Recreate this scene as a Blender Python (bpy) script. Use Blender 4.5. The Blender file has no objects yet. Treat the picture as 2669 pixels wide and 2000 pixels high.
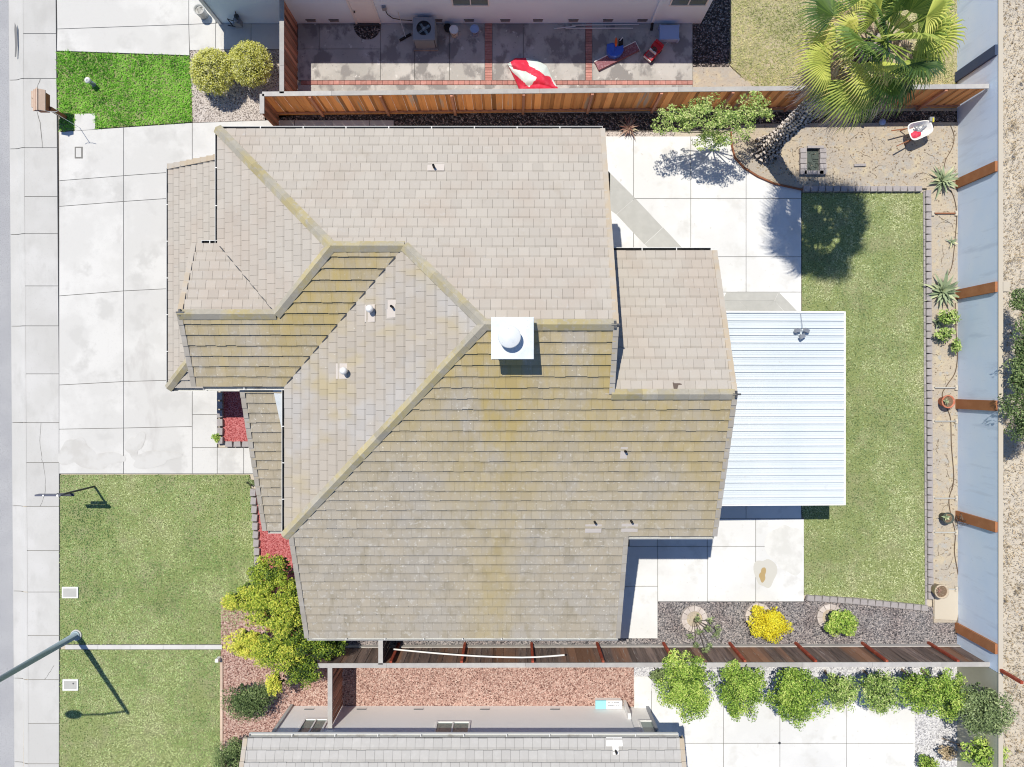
import bpy, math, random
import numpy as np
from mathutils import Vector, Matrix
random.seed(7); rng = np.random.default_rng(7)
scene = bpy.context.scene
COL = scene.collection
# ------------------------------------------------------------------ camera, world, sun, exposure
CX, CY, F, H = 1334.5, 1000.0, 1863.0, 27.0
cam_d = bpy.data.cameras.new("camera"); cam = bpy.data.objects.new("camera", cam_d); COL.objects.link(cam)
cam.location = (0, 0, H); cam.rotation_euler = (0, 0, 0)
cam_d.sensor_fit = 'HORIZONTAL'; cam_d.sensor_width = 36.0; cam_d.lens = 36.0 * F / 2669.0
cam_d.clip_end = 500
scene.camera = cam
KX, KY = 0.24, 0.365                      # shadow offset per metre of height
SUN_STRENGTH, SKY_STRENGTH, EXPOSURE = 4.9, 0.115, -0.06
world = bpy.data.worlds.new("World"); scene.world = world; world.use_nodes = True
wn = world.node_tree.nodes; wl = world.node_tree.links
sky = wn.new('ShaderNodeTexSky'); sky.sky_type = 'NISHITA'; sky.sun_disc = False; sky.ozone_density = 10.0; sky.dust_density = 0.3
sky.sun_elevation = math.atan2(1, math.hypot(KX, KY)); sky.sun_rotation = math.atan2(-KX, KY)
wl.new(sky.outputs[0], wn['Background'].inputs[0]); wn['Background'].inputs[1].default_value = SKY_STRENGTH
sd = bpy.data.lights.new("sun", 'SUN'); sd.energy = SUN_STRENGTH; sd.angle = math.radians(0.5); sd.color = (1.0, 0.935, 0.81)
sun = bpy.data.objects.new("sun", sd); COL.objects.link(sun); sun.location = (-10, 15, 40)
sun.rotation_mode = 'QUATERNION'; sun.rotation_quaternion = Vector((KX, -KY, -1)).to_track_quat('-Z', 'Y')
scene.view_settings.view_transform = 'Standard'; scene.view_settings.look = 'None'
scene.view_settings.exposure = EXPOSURE; scene.view_settings.gamma = 1
scene.cycles.filter_width = 1.1

# ------------------------------------------------------------------ helpers
def G(x, y, z=0.0):
    d = (H - z) / F
    return Vector(((x - CX) * d, (CY - y) * d, z))
def lin(c):
    c = c / 255.0
    return c / 12.92 if c <= 0.04045 else ((c + 0.055) / 1.055) ** 2.4
def S(r, g, b, k=1.0):
    return (lin(r) * k, lin(g) * k, lin(b) * k, 1)
def U(a, b): return random.uniform(a, b)

def mat(name, col, rough=0.85, tint=0.0, blot=(), bump=None, metal=0.0, ramp=None, trans=0.0, spec=0.3, stretch=None, wave=None):
    m = bpy.data.materials.new(name); m.use_nodes = True
    nt = m.node_tree; N = nt.nodes; L = nt.links; b = N['Principled BSDF']
    b.inputs['Roughness'].default_value = rough; b.inputs['Metallic'].default_value = metal
    b.inputs['Specular IOR Level'].default_value = spec
    geo = N.new('ShaderNodeNewGeometry'); pos = geo.outputs['Position']
    if stretch:
        mp = N.new('ShaderNodeMapping'); mp.inputs['Scale'].default_value = stretch; L.new(pos, mp.inputs[0]); pos = mp.outputs[0]
    cur = None
    at = None
    if tint or ramp:
        at = N.new('ShaderNodeAttribute'); at.attribute_name = 'tint'
    if ramp:
        r = N.new('ShaderNodeValToRGB'); e = r.color_ramp.elements
        n = len(ramp)
        e[0].position = 0; e[0].color = ramp[0]; e[1].position = 1; e[1].color = ramp[-1]
        for i in range(1, n - 1):
            q = e.new(i / (n - 1)); q.color = ramp[i]
        L.new(at.outputs['Fac'], r.inputs[0]); cur = r.outputs[0]
    else:
        rgb = N.new('ShaderNodeRGB'); rgb.outputs[0].default_value = col; cur = rgb.outputs[0]
    for bl in blot:
        sc, c2, lo, hi, det = bl[:5]
        nz = N.new('ShaderNodeTexNoise'); nz.inputs['Scale'].default_value = sc; nz.inputs['Detail'].default_value = det
        nz.inputs['Roughness'].default_value = 0.6
        if len(bl) > 5:
            mp2 = N.new('ShaderNodeMapping'); mp2.inputs['Scale'].default_value = bl[5]; mp2.inputs['Location'].default_value = (3.1, 7.7, 0); L.new(pos, mp2.inputs[0]); L.new(mp2.outputs[0], nz.inputs['Vector'])
        else: L.new(pos, nz.inputs['Vector'])
        mr = N.new('ShaderNodeMapRange'); mr.inputs['From Min'].default_value = lo; mr.inputs['From Max'].default_value = hi
        L.new(nz.outputs['Fac'], mr.inputs['Value'])
        mx = N.new('ShaderNodeMix'); mx.data_type = 'RGBA'
        L.new(mr.outputs[0], mx.inputs['Factor']); L.new(cur, mx.inputs['A']); mx.inputs['B'].default_value = c2
        cur = mx.outputs['Result']
    if tint and not ramp:
        mr = N.new('ShaderNodeMapRange'); mr.clamp = False; mr.inputs['To Min'].default_value = 1 - tint; mr.inputs['To Max'].default_value = 1 + tint
        L.new(at.outputs['Fac'], mr.inputs['Value'])
        hs = N.new('ShaderNodeHueSaturation'); L.new(cur, hs.inputs['Color']); L.new(mr.outputs[0], hs.inputs['Value']); cur = hs.outputs[0]
    L.new(cur, b.inputs['Base Color'])
    if bump:
        nz = N.new('ShaderNodeTexNoise'); nz.inputs['Scale'].default_value = bump[0]; nz.inputs['Detail'].default_value = 4
        L.new(pos, nz.inputs['Vector'])
        bp = N.new('ShaderNodeBump'); bp.inputs['Strength'].default_value = bump[1]; bp.inputs['Distance'].default_value = bump[2] if len(bump) > 2 else 0.02
        L.new(nz.outputs['Fac'], bp.inputs['Height']); L.new(bp.outputs[0], b.inputs['Normal'])
    if trans:
        out = N['Material Output']; tr = N.new('ShaderNodeBsdfTranslucent'); L.new(cur, tr.inputs['Color'])
        mx = N.new('ShaderNodeMixShader'); mx.inputs[0].default_value = trans
        L.new(b.outputs[0], mx.inputs[1]); L.new(tr.outputs[0], mx.inputs[2]); L.new(mx.outputs[0], out.inputs['Surface'])
    return m

def lichen_mat(name):
    m = mat(name, (0.40, 0.355, 0.285, 1), tint=0.06, rough=0.95, blot=[(0.9, (0.385, 0.355, 0.31, 1), 0.42, 0.58, 5), (2.4, (0.33, 0.295, 0.235, 1), 0.52, 0.66, 6, (1, .5, 1)), (7, (0.47, 0.445, 0.40, 1), 0.57, 0.66, 6), (15, (0.70, 0.68, 0.63, 1), 0.67, 0.71, 3)], bump=(50, 0.3, 0.004))
    nt = m.node_tree; N = nt.nodes; L = nt.links
    geo = N.new('ShaderNodeNewGeometry'); sep = N.new('ShaderNodeSeparateXYZ'); L.new(geo.outputs['Position'], sep.inputs[0])
    def mth(op, a, b=None, c=None):
        n = N.new('ShaderNodeMath'); n.operation = op
        for i, v in enumerate((a, b, c)):
            if v is None: continue
            if isinstance(v, (int, float)): n.inputs[i].default_value = v
            else: L.new(v, n.inputs[i])
        return n.outputs[0]
    def noise(sc, det, st, lo, hi, off=0):
        mp = N.new('ShaderNodeMapping'); mp.inputs['Scale'].default_value = st; mp.inputs['Location'].default_value = (off, off * 1.7, 0); L.new(geo.outputs['Position'], mp.inputs[0])
        nz = N.new('ShaderNodeTexNoise'); nz.inputs['Scale'].default_value = sc; nz.inputs['Detail'].default_value = det; nz.inputs['Roughness'].default_value = .65; L.new(mp.outputs[0], nz.inputs['Vector'])
        mr = N.new('ShaderNodeMapRange'); mr.inputs['From Min'].default_value = lo; mr.inputs['From Max'].default_value = hi; L.new(nz.outputs['Fac'], mr.inputs['Value']); return mr.outputs[0]
    x, y = sep.outputs[0], sep.outputs[1]
    bx = mth('MULTIPLY', mth('ADD', x, 0.55), 1.15); band = mth('POWER', 2.718, mth('MULTIPLY', mth('MULTIPLY', bx, bx), -1.0))
    mr = N.new('ShaderNodeMapRange'); mr.inputs['From Min'].default_value = -5.0; mr.inputs['From Max'].default_value = 0.8; L.new(mth('ADD', y, mth('MULTIPLY', x, 0.22)), mr.inputs['Value']); up = mr.outputs[0]
    n1 = noise(0.8, 6, (1, .3, 1), .36, .60, 3); n2 = noise(3.5, 5, (1, .5, 1), .35, .62, 9)
    w = mth('ADD', mth('MULTIPLY', up, 0.95), mth('MULTIPLY', band, 0.62)); w = mth('ADD', w, 0.10)
    f = N.new('ShaderNodeClamp'); L.new(mth('MULTIPLY', mth('MULTIPLY', w, mth('ADD', mth('MULTIPLY', n1, 0.85), 0.12)), mth('ADD', mth('MULTIPLY', n2, 0.45), 0.6)), f.inputs[0])
    hs = [n for n in N if n.type == 'HUE_SAT'][0]; src = hs.inputs['Color'].links[0].from_socket
    mx = N.new('ShaderNodeMix'); mx.data_type = 'RGBA'; L.new(f.outputs[0], mx.inputs['Factor']); L.new(src, mx.inputs['A']); mx.inputs['B'].default_value = (0.395, 0.315, 0.145, 1)
    L.new(mx.outputs['Result'], hs.inputs['Color'])
    return m

def gravel_mat(name, cols, scale=22.0, bump=0.8, patch=None):
    m = bpy.data.materials.new(name); m.use_nodes = True
    nt = m.node_tree; N = nt.nodes; L = nt.links; b = N['Principled BSDF']; b.inputs['Roughness'].default_value = 0.9
    b.inputs['Specular IOR Level'].default_value = 0.2
    geo = N.new('ShaderNodeNewGeometry')
    v = N.new('ShaderNodeTexVoronoi'); v.inputs['Scale'].default_value = scale; L.new(geo.outputs['Position'], v.inputs['Vector'])
    sp = N.new('ShaderNodeSeparateColor'); L.new(v.outputs['Color'], sp.inputs[0])
    r = N.new('ShaderNodeValToRGB'); e = r.color_ramp.elements; e[0].position = 0; e[0].color = cols[0]; e[1].position = 1; e[1].color = cols[-1]
    for i in range(1, len(cols) - 1):
        q = e.new(i / (len(cols) - 1)); q.color = cols[i]
    L.new(sp.outputs[0], r.inputs[0]); cur = r.outputs[0]
    if patch:
        nz = N.new('ShaderNodeTexNoise'); nz.inputs['Scale'].default_value = patch[0]; nz.inputs['Detail'].default_value = 3; L.new(geo.outputs['Position'], nz.inputs['Vector'])
        mr = N.new('ShaderNodeMapRange'); mr.inputs['From Min'].default_value = 0.4; mr.inputs['From Max'].default_value = 0.65; L.new(nz.outputs['Fac'], mr.inputs['Value'])
        mx = N.new('ShaderNodeMix'); mx.data_type = 'RGBA'; mx.blend_type = 'MULTIPLY'
        L.new(mr.outputs[0], mx.inputs['Factor']); L.new(cur, mx.inputs['A']); mx.inputs['B'].default_value = patch[1]; cur = mx.outputs['Result']
    L.new(cur, b.inputs['Base Color'])
    bp = N.new('ShaderNodeBump'); bp.inputs['Strength'].default_value = bump; bp.inputs['Distance'].default_value = 0.03; bp.invert = True
    L.new(v.outputs['Distance'], bp.inputs['Height']); L.new(bp.outputs[0], b.inputs['Normal'])
    return m

class MB:
    def __init__(s): s.v = []; s.f = []; s.m = []; s.t = []; s.sm = []
    def face(s, pts, m=0, t=None, smooth=False):
        i = len(s.v); s.v += [tuple(p) for p in pts]; s.f.append(tuple(range(i, i + len(pts)))); s.m.append(m); s.t.append(U(0, 1) if t is None else t); s.sm.append(smooth)
    def prism(s, poly, z0, z1, m=0, t=None, top_m=None):
        t = U(0, 1) if t is None else t
        a = sum(poly[i][0] * poly[(i + 1) % len(poly)][1] - poly[(i + 1) % len(poly)][0] * poly[i][1] for i in range(len(poly)))
        if a < 0: poly = list(reversed(poly))
        s.face([(p[0], p[1], z1) for p in poly], m if top_m is None else top_m, t)
        s.face([(p[0], p[1], z0) for p in reversed(poly)], m, t)
        n = len(poly)
        for i in range(n):
            a, b = poly[i], poly[(i + 1) % n]
            s.face([(a[0], a[1], z0), (b[0], b[1], z0), (b[0], b[1], z1), (a[0], a[1], z1)], m, t)
    def box(s, x0, y0, z0, x1, y1, z1, m=0, t=None, M=None):
        t = U(0, 1) if t is None else t
        c = [Vector(p) for p in ((x0, y0, z0), (x1, y0, z0), (x1, y1, z0), (x0, y1, z0), (x0, y0, z1), (x1, y0, z1), (x1, y1, z1), (x0, y1, z1))]
        if M is not None: c = [M @ p for p in c]
        i = len(s.v); s.v += [tuple(p) for p in c]
        for f in ((0, 3, 2, 1), (4, 5, 6, 7), (0, 1, 5, 4), (1, 2, 6, 5), (2, 3, 7, 6), (3, 0, 4, 7)):
            s.f.append(tuple(i + k for k in f)); s.m.append(m); s.t.append(t); s.sm.append(False)
    def beam(s, p0, p1, w, h, m=0, t=None, up=Vector((0, 0, 1))):
        p0 = Vector(p0); p1 = Vector(p1); d = (p1 - p0); ln = d.length; d.normalize()
        if abs(d.dot(up)) > 0.99: up = Vector((0, 1, 0))
        sd_ = d.cross(up).normalized(); u2 = sd_.cross(d).normalized()
        M = Matrix((( d.x, sd_.x, u2.x, p0.x), (d.y, sd_.y, u2.y, p0.y), (d.z, sd_.z, u2.z, p0.z), (0, 0, 0, 1)))
        s.box(0, -w / 2, -h / 2, ln, w / 2, h / 2, m, t, M)
    def tube(s, pts, r, n=8, m=0, t=None, caps=True, radii=None):
        t = U(0, 1) if t is None else t
        pts = [Vector(p) for p in pts]; rings = []
        base = len(s.v)
        for k, p in enumerate(pts):
            d = (pts[min(k + 1, len(pts) - 1)] - pts[max(k - 1, 0)]).normalized()
            a = Vector((0, 0, 1)) if abs(d.z) < 0.9 else Vector((1, 0, 0))
            e1 = d.cross(a).normalized(); e2 = d.cross(e1).normalized()
            rr = radii[k] if radii else r
            for j in range(n):
                q = p + e1 * (rr * math.cos(2 * math.pi * j / n)) + e2 * (rr * math.sin(2 * math.pi * j / n)); s.v.append(tuple(q))
        for k in range(len(pts) - 1):
            for j in range(n):
                a = base + k * n + j; b = base + k * n + (j + 1) % n
                s.f.append((a, b, b + n, a + n)); s.m.append(m); s.t.append(t); s.sm.append(True)
        if caps:
            s.f.append(tuple(base + j for j in range(n))); s.m.append(m); s.t.append(t); s.sm.append(False)
            s.f.append(tuple(base + (len(pts) - 1) * n + j for j in reversed(range(n)))); s.m.append(m); s.t.append(t); s.sm.append(False)
    def lathe(s, c, prof, n=24, m=0, t=None, sx=1, sy=1):
        t = U(0, 1) if t is None else t
        base = len(s.v); c = Vector(c)
        for (r, z) in prof:
            for j in range(n):
                a = 2 * math.pi * j / n; s.v.append((c.x + r * math.cos(a) * sx, c.y + r * math.sin(a) * sy, c.z + z))
        for k in range(len(prof) - 1):
            for j in range(n):
                a = base + k * n + j; b = base + k * n + (j + 1) % n
                s.f.append((a, b, b + n, a + n)); s.m.append(m); s.t.append(t); s.sm.append(True)
        s.f.append(tuple(base + (len(prof) - 1) * n + j for j in range(n))); s.m.append(m); s.t.append(t); s.sm.append(False)
        s.f.append(tuple(base + j for j in reversed(range(n)))); s.m.append(m); s.t.append(t); s.sm.append(False)
    def build(s, name, mats, parent=None, org=None):
        if not isinstance(mats, (list, tuple)): mats = [mats]
        o3 = Vector(parent.location) if parent else (Vector(org) if org else Vector((0, 0, 0)))
        if parent and parent.parent: o3 = Vector(parent['_w'])
        v = np.array(s.v, dtype=np.float64).reshape(-1, 3) - np.array(o3)
        me = bpy.data.meshes.new(name); me.from_pydata(v.tolist(), [], s.f)
        for m in mats: me.materials.append(m)
        me.polygons.foreach_set('material_index', s.m); me.polygons.foreach_set('use_smooth', s.sm)
        a = me.attributes.new('tint', 'FLOAT', 'FACE'); a.data.foreach_set('value', s.t)
        me.update()
        o = bpy.data.objects.new(name, me); COL.objects.link(o)
        if parent: o.parent = parent; o['_w'] = tuple(o3)
        else: o.location = o3; o['_w'] = tuple(o3)
        return o

def np_obj(name, V, Fq, T, m, parent=None, org=None):
    o3 = np.array(parent['_w'] if parent is not None else (org if org is not None else (0, 0, 0)), dtype=float)
    V = V - o3
    me = bpy.data.meshes.new(name); k = Fq.shape[1]; n = len(Fq)
    me.vertices.add(len(V)); me.vertices.foreach_set('co', V.astype(np.float32).ravel())
    me.loops.add(n * k); me.loops.foreach_set('vertex_index', Fq.astype(np.int32).ravel())
    me.polygons.add(n); me.polygons.foreach_set('loop_start', np.arange(0, n * k, k, dtype=np.int32))
    me.materials.append(m)
    a = me.attributes.new('tint', 'FLOAT', 'FACE'); a.data.foreach_set('value', T.astype(np.float32))
    me.update(calc_edges=True); me.validate()
    o = bpy.data.objects.new(name, me); COL.objects.link(o)
    if parent is not None: o.parent = parent
    else: o.location = o3
    o['_w'] = tuple(o3)
    return o

def tag(o, label, cat, group=None):
    o['label'] = label; o['category'] = cat
    if group: o['group'] = group
    return o
def root(name, loc, label, cat, group=None):
    o = bpy.data.objects.new(name, None); COL.objects.link(o); o.location = loc; o.empty_display_size = 0.2; o['_w'] = tuple(loc)
    return tag(o, label, cat, group)
def struct(o): o['kind'] = 'structure'; return o
def stuff(o, label=None): 
    o['kind'] = 'stuff'
    if label: o['label'] = label
    return o
def dup(o, loc, rz=None, label=None, scale=None, parent=None):
    c = o.copy(); COL.objects.link(c)
    if parent is None:
        c.location = loc
        if rz is not None: c.rotation_euler = (0, 0, rz)
        if scale: c.scale = (scale,) * 3 if not isinstance(scale, tuple) else scale
        if label: c['label'] = label
    else: c.parent = parent
    for ch in list(o.children): dup(ch, None, parent=c)
    return c

def clip(poly, conv):
    a = sum(conv[i][0] * conv[(i + 1) % len(conv)][1] - conv[(i + 1) % len(conv)][0] * conv[i][1] for i in range(len(conv)))
    if a < 0: conv = list(reversed(conv))
    out = list(poly)
    for i in range(len(conv)):
        A, B = conv[i], conv[(i + 1) % len(conv)]; inp = out; out = []
        if not inp: break
        def side(p): return (B[0] - A[0]) * (p[1] - A[1]) - (B[1] - A[1]) * (p[0] - A[0])
        for j in range(len(inp)):
            P, Q = inp[j], inp[(j + 1) % len(inp)]; sp, sq = side(P), side(Q)
            if sp >= 0: out.append(P)
            if (sp >= 0) != (sq >= 0):
                t = sp / (sp - sq); out.append((P[0] + (Q[0] - P[0]) * t, P[1] + (Q[1] - P[1]) * t))
    return out
def area(p): return abs(sum(p[i][0] * p[(i + 1) % len(p)][1] - p[(i + 1) % len(p)][0] * p[i][1] for i in range(len(p)))) / 2 if len(p) > 2 else 0
def PX(pts, z=0.0): return [tuple(G(x, y, z)[:2]) for x, y in pts]

# ------------------------------------------------------------------ materials
M = {}
WHITE = (0.8, 0.8, 0.79, 1)
M['concrete'] = mat('concrete_drive', (0.565, 0.56, 0.545, 1), tint=0.025, rough=0.9, blot=[(0.4, (0.62, 0.615, 0.60, 1), 0.46, 0.56, 6), (0.9, (0.52, 0.515, 0.50, 1), 0.54, 0.64, 7), (0.8, (0.50, 0.49, 0.475, 1), 0.60, 0.68, 7, (1, .35, 1)), (16, (0.53, 0.525, 0.51, 1), 0.58, 0.82, 3)], bump=(40, 0.15, 0.005))
M['patio'] = mat('concrete_patio', (0.66, 0.665, 0.665, 1), tint=0.025, rough=0.9, blot=[(0.5, (0.72, 0.725, 0.725, 1), 0.44, 0.58, 5), (1.1, (0.61, 0.61, 0.60, 1), 0.55, 0.66, 6), (5, (0.59, 0.585, 0.57, 1), 0.64, 0.72, 6)], bump=(40, 0.1, 0.005))
M['concrete_old'] = mat('concrete_old', (0.47, 0.455, 0.435, 1), tint=0.06, rough=0.9, blot=[(0.7, (0.38, 0.37, 0.35, 1), 0.42, 0.58, 6), (1.3, (0.25, 0.24, 0.235, 1), 0.50, 0.57, 8, (1, .7, 1)), (3.5, (0.56, 0.55, 0.53, 1), 0.63, 0.68, 8), (11, (0.26, 0.25, 0.24, 1), 0.64, 0.70, 5)], bump=(30, 0.2, 0.006))
M['sidewalk'] = mat('concrete_walk', (0.51, 0.505, 0.49, 1), tint=0.04, rough=0.9, blot=[(0.4, (0.56, 0.555, 0.545, 1), 0.45, 0.62, 3), (1.6, (0.47, 0.465, 0.45, 1), 0.52, 0.70, 6, (1, .5, 1)), (18, (0.46, 0.455, 0.44, 1), 0.58, 0.8, 3)], bump=(40, 0.2, 0.005))
M['joint'] = mat('joint_dirt', (0.20, 0.195, 0.185, 1), rough=1)
M['asphalt'] = mat('road_concrete', (0.36, 0.365, 0.385, 1), rough=0.95, blot=[(0.7, (0.41, 0.415, 0.43, 1), 0.4, 0.65, 5), (30, (0.28, 0.28, 0.29, 1), 0.5, 0.7, 2)], bump=(60, 0.4, 0.01))
M['stamp'] = mat('grey_stamped_concrete', (0.43, 0.43, 0.41, 1), tint=0.03, rough=0.9, blot=[(3, (0.47, 0.47, 0.45, 1), 0.4, 0.7, 3)])
M['roof'] = mat('roof_tile_concrete', (0.445, 0.41, 0.365, 1), tint=0.055, rough=0.9, blot=[(0.6, (0.435, 0.385, 0.335, 1), 0.45, 0.65, 2), (1.7, (0.42, 0.38, 0.33, 1), 0.6, 0.72, 3), (8, (0.47, 0.445, 0.42, 1), 0.6, 0.8, 4)], bump=(50, 0.25, 0.004))
M['roof_lichen'] = lichen_mat('roof_tile_lichen')
M['roof_mid'] = mat('roof_tile_mixed', (0.41, 0.37, 0.32, 1), tint=0.06, rough=0.92, blot=[(0.8, (0.42, 0.36, 0.24, 1), 0.48, 0.64, 3, (.25, 1, 1)), (0.5, (0.42, 0.40, 0.38, 1), 0.48, 0.62, 3), (9, (0.54, 0.52, 0.48, 1), 0.68, 0.74, 3)], bump=(50, 0.3, 0.004))
M['roof_grey'] = mat('roof_tile_grey', (0.44, 0.43, 0.415, 1), tint=0.05, rough=0.9, blot=[(5, (0.48, 0.47, 0.455, 1), 0.5, 0.75, 4)], bump=(50, 0.25, 0.004))
M['ridge'] = mat('ridge_tile_lichen', (0.37, 0.345, 0.29, 1), tint=0.14, rough=0.95, blot=[(0.9, (0.42, 0.36, 0.20, 1), 0.42, 0.58, 4), (7, (0.42, 0.39, 0.33, 1), 0.5, 0.7, 4)], bump=(40, 0.3, 0.004))
M['rake'] = mat('rake_tile', (0.46, 0.385, 0.29, 1), tint=0.06, rough=0.9, blot=[(1.2, (0.45, 0.41, 0.36, 1), 0.45, 0.6, 3)])
M['rake_grey'] = mat('rake_tile_grey', (0.36, 0.33, 0.285, 1), tint=0.07, rough=0.9, blot=[(2, (0.40, 0.375, 0.34, 1), 0.45, 0.6, 3)])
M['under'] = mat('roof_underlay', (0.035, 0.032, 0.03, 1), rough=1)
M['stucco'] = mat('stucco_white', (0.84, 0.84, 0.84, 1), rough=0.95, blot=[(0.8, (0.80, 0.80, 0.80, 1), 0.5, 0.75, 4)], bump=(60, 0.25, 0.004))
M['stucco_lav'] = mat('stucco_lavender', (0.72, 0.86, 1.0, 1), rough=0.95, blot=[(0.8, (0.68, 0.81, 0.96, 1), 0.5, 0.75, 4)], bump=(60, 0.25, 0.004))
M['stucco_tan'] = mat('stucco_tan', (0.55, 0.49, 0.40, 1), rough=0.95, bump=(60, 0.25, 0.004))
M['white'] = mat('white_paint', WHITE, rough=0.5, blot=[(3, (0.68, 0.69, 0.7, 1), 0.55, 0.8, 3)])
M['whitemetal'] = mat('white_metal_sheet', (0.63, 0.68, 0.72, 1), rough=0.4, blot=[(0.5, (0.58, 0.64, 0.69, 1), 0.4, 0.7, 3), (5, (0.55, 0.58, 0.6, 1), 0.66, 0.74, 5)])
M['gutter'] = mat('gutter_white', (0.66, 0.67, 0.67, 1), rough=0.5)
M['gutter_in'] = mat('gutter_inner_shade', (0.05, 0.05, 0.048, 1), rough=0.8, blot=[(6, (0.12, 0.11, 0.09, 1), 0.55, 0.7, 4)])  # near-black colour stands for shade inside the house's north and west gutters
M['gutter_pale'] = mat('gutter_pale', (0.5, 0.51, 0.5, 1), rough=0.7, blot=[(2.5, (0.33, 0.32, 0.3, 1), 0.5, 0.7, 4)])  # sunlit look of gutter insides put into the colour; other parts share it
M['galv'] = mat('galvanised_metal', (0.66, 0.69, 0.71, 1), rough=0.5, metal=0.0, blot=[(3, (0.56, 0.62, 0.66, 1), 0.45, 0.7, 4), (22, (0.32, 0.31, 0.30, 1), 0.68, 0.72, 3)])
M['darkmetal'] = mat('dark_metal', (0.07, 0.075, 0.085, 1), rough=0.5, metal=0.3)
M['black'] = mat('black_plastic', (0.02, 0.02, 0.022, 1), rough=0.6)
M['pole'] = mat('lamp_pole_steel', (0.30, 0.38, 0.43, 1), rough=0.5, metal=0.15)
M['greymetal'] = mat('grey_metal', (0.28, 0.30, 0.34, 1), rough=0.5, metal=0.2)
M['glass'] = mat('window_glass', (0.16, 0.22, 0.21, 1), rough=0.08, spec=0.8)
M['wood_orange'] = mat('fence_wood_new', (0.86, 0.37, 0.13, 1), tint=0.28, rough=0.8, stretch=(9, 9, 0.7), blot=[(1.0, (0.60, 0.22, 0.08, 1), 0.5, 0.75, 4), (0.35, (0.52, 0.38, 0.30, 1), 0.60, 0.68, 3)])
M['wood_red'] = mat('fence_wood_red', (0.48, 0.22, 0.14, 1), tint=0.35, rough=0.8, stretch=(9, 9, 0.7), blot=[(1, (0.28, 0.14, 0.10, 1), 0.45, 0.7, 4)])
M['wood_brown'] = mat('fence_wood_weathered', (0.20, 0.145, 0.125, 1), tint=0.35, rough=0.85, stretch=(9, 9, 0.7), blot=[(1, (0.10, 0.075, 0.07, 1), 0.45, 0.65, 4), (0.12, (0.26, 0.14, 0.09, 1), 0.52, 0.62, 2), (2.5, (0.33, 0.29, 0.27, 1), 0.62, 0.7, 3)])
M['wood_grey'] = mat('fence_cap_grey', (0.40, 0.385, 0.375, 1), tint=0.12, rough=0.85, blot=[(5, (0.46, 0.45, 0.43, 1), 0.4, 0.7, 4)])
M['post_red'] = mat('fence_post_red', (0.30, 0.055, 0.03, 1), tint=0.15, rough=0.8, blot=[(6, (0.42, 0.13, 0.07, 1), 0.5, 0.7, 4)])
M['rust'] = mat('rust_pilaster', (0.36, 0.15, 0.065, 1), tint=0.05, rough=0.85, blot=[(2.5, (0.42, 0.19, 0.09, 1), 0.45, 0.7, 4), (12, (0.27, 0.12, 0.06, 1), 0.62, 0.75, 3)])
M['navy'] = mat('navy_pilaster', (0.05, 0.075, 0.14, 1), rough=0.8)
M['bluewall'] = mat('blue_wall_paint', (0.64, 0.77, 0.96, 1), rough=0.9, blot=[(0.8, (0.69, 0.80, 0.96, 1), 0.4, 0.65, 4), (1.5, (0.58, 0.69, 0.86, 1), 0.54, 0.68, 5, (1, 2.2, .35)), (12, (0.56, 0.66, 0.80, 1), 0.66, 0.74, 4)], bump=(30, 0.3, 0.006))
M['olivewall'] = mat('olive_wall_paint', (0.47, 0.47, 0.38, 1), rough=0.9, blot=[(0.8, (0.42, 0.42, 0.34, 1), 0.4, 0.65, 4)], bump=(30, 0.2, 0.005))
M['cream'] = mat('cream_cap', (0.52, 0.47, 0.39, 1), rough=0.9)
M['brick'] = mat('red_brick', (0.44, 0.21, 0.18, 1), tint=0.18, rough=0.9, blot=[(8, (0.5, 0.28, 0.25, 1), 0.5, 0.7, 3)])
M['block'] = mat('edging_block', (0.37, 0.345, 0.345, 1), tint=0.12, rough=0.95, blot=[(12, (0.30, 0.28, 0.28, 1), 0.5, 0.7, 4)], bump=(40, 0.4, 0.006))
M['terracotta'] = mat('terracotta', (0.50, 0.17, 0.10, 1), rough=0.8, blot=[(8, (0.55, 0.26, 0.19, 1), 0.5, 0.7, 3)])
M['potdark'] = mat('dark_pot', (0.07, 0.09, 0.08, 1), rough=0.6)
M['potbeige'] = mat('beige_pot', (0.50, 0.41, 0.31, 1), rough=0.8, blot=[(10, (0.58, 0.5, 0.4, 1), 0.5, 0.7, 3)])
M['soil'] = mat('soil', (0.16, 0.11, 0.075, 1), rough=1, blot=[(20, (0.26, 0.2, 0.14, 1), 0.5, 0.7, 3)])
M['dirt'] = mat('tan_dirt', (0.46, 0.395, 0.305, 1), rough=1, blot=[(0.8, (0.40, 0.36, 0.31, 1), 0.42, 0.60, 6), (2.2, (0.50, 0.43, 0.31, 1), 0.52, 0.66, 5), (4, (0.40, 0.385, 0.355, 1), 0.56, 0.66, 6), (7, (0.24, 0.20, 0.16, 1), 0.62, 0.68, 7), (24, (0.18, 0.15, 0.12, 1), 0.64, 0.71, 3)], bump=(12, 0.8, 0.04))
M['dryland'] = mat('dry_grass_ground', (0.53, 0.475, 0.395, 1), rough=1, blot=[(1.3, (0.47, 0.43, 0.375, 1), 0.45, 0.65, 6), (5, (0.60, 0.54, 0.44, 1), 0.5, 0.7, 5), (9, (0.30, 0.265, 0.21, 1), 0.61, 0.70, 7)], bump=(15, 0.8, 0.04))
M['lawn_front'] = mat('lawn_soil', (0.24, 0.28, 0.11, 1), rough=1, blot=[(1.2, (0.28, 0.29, 0.15, 1), 0.45, 0.65, 4), (18, (0.08, 0.11, 0.035, 1), 0.52, 0.64, 2)])
M['gravel_pink'] = gravel_mat('gravel_pink', [(0.13, 0.11, 0.10, 1), (0.42, 0.37, 0.34, 1), (0.56, 0.50, 0.46, 1), (0.62, 0.57, 0.53, 1)], 27)
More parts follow.
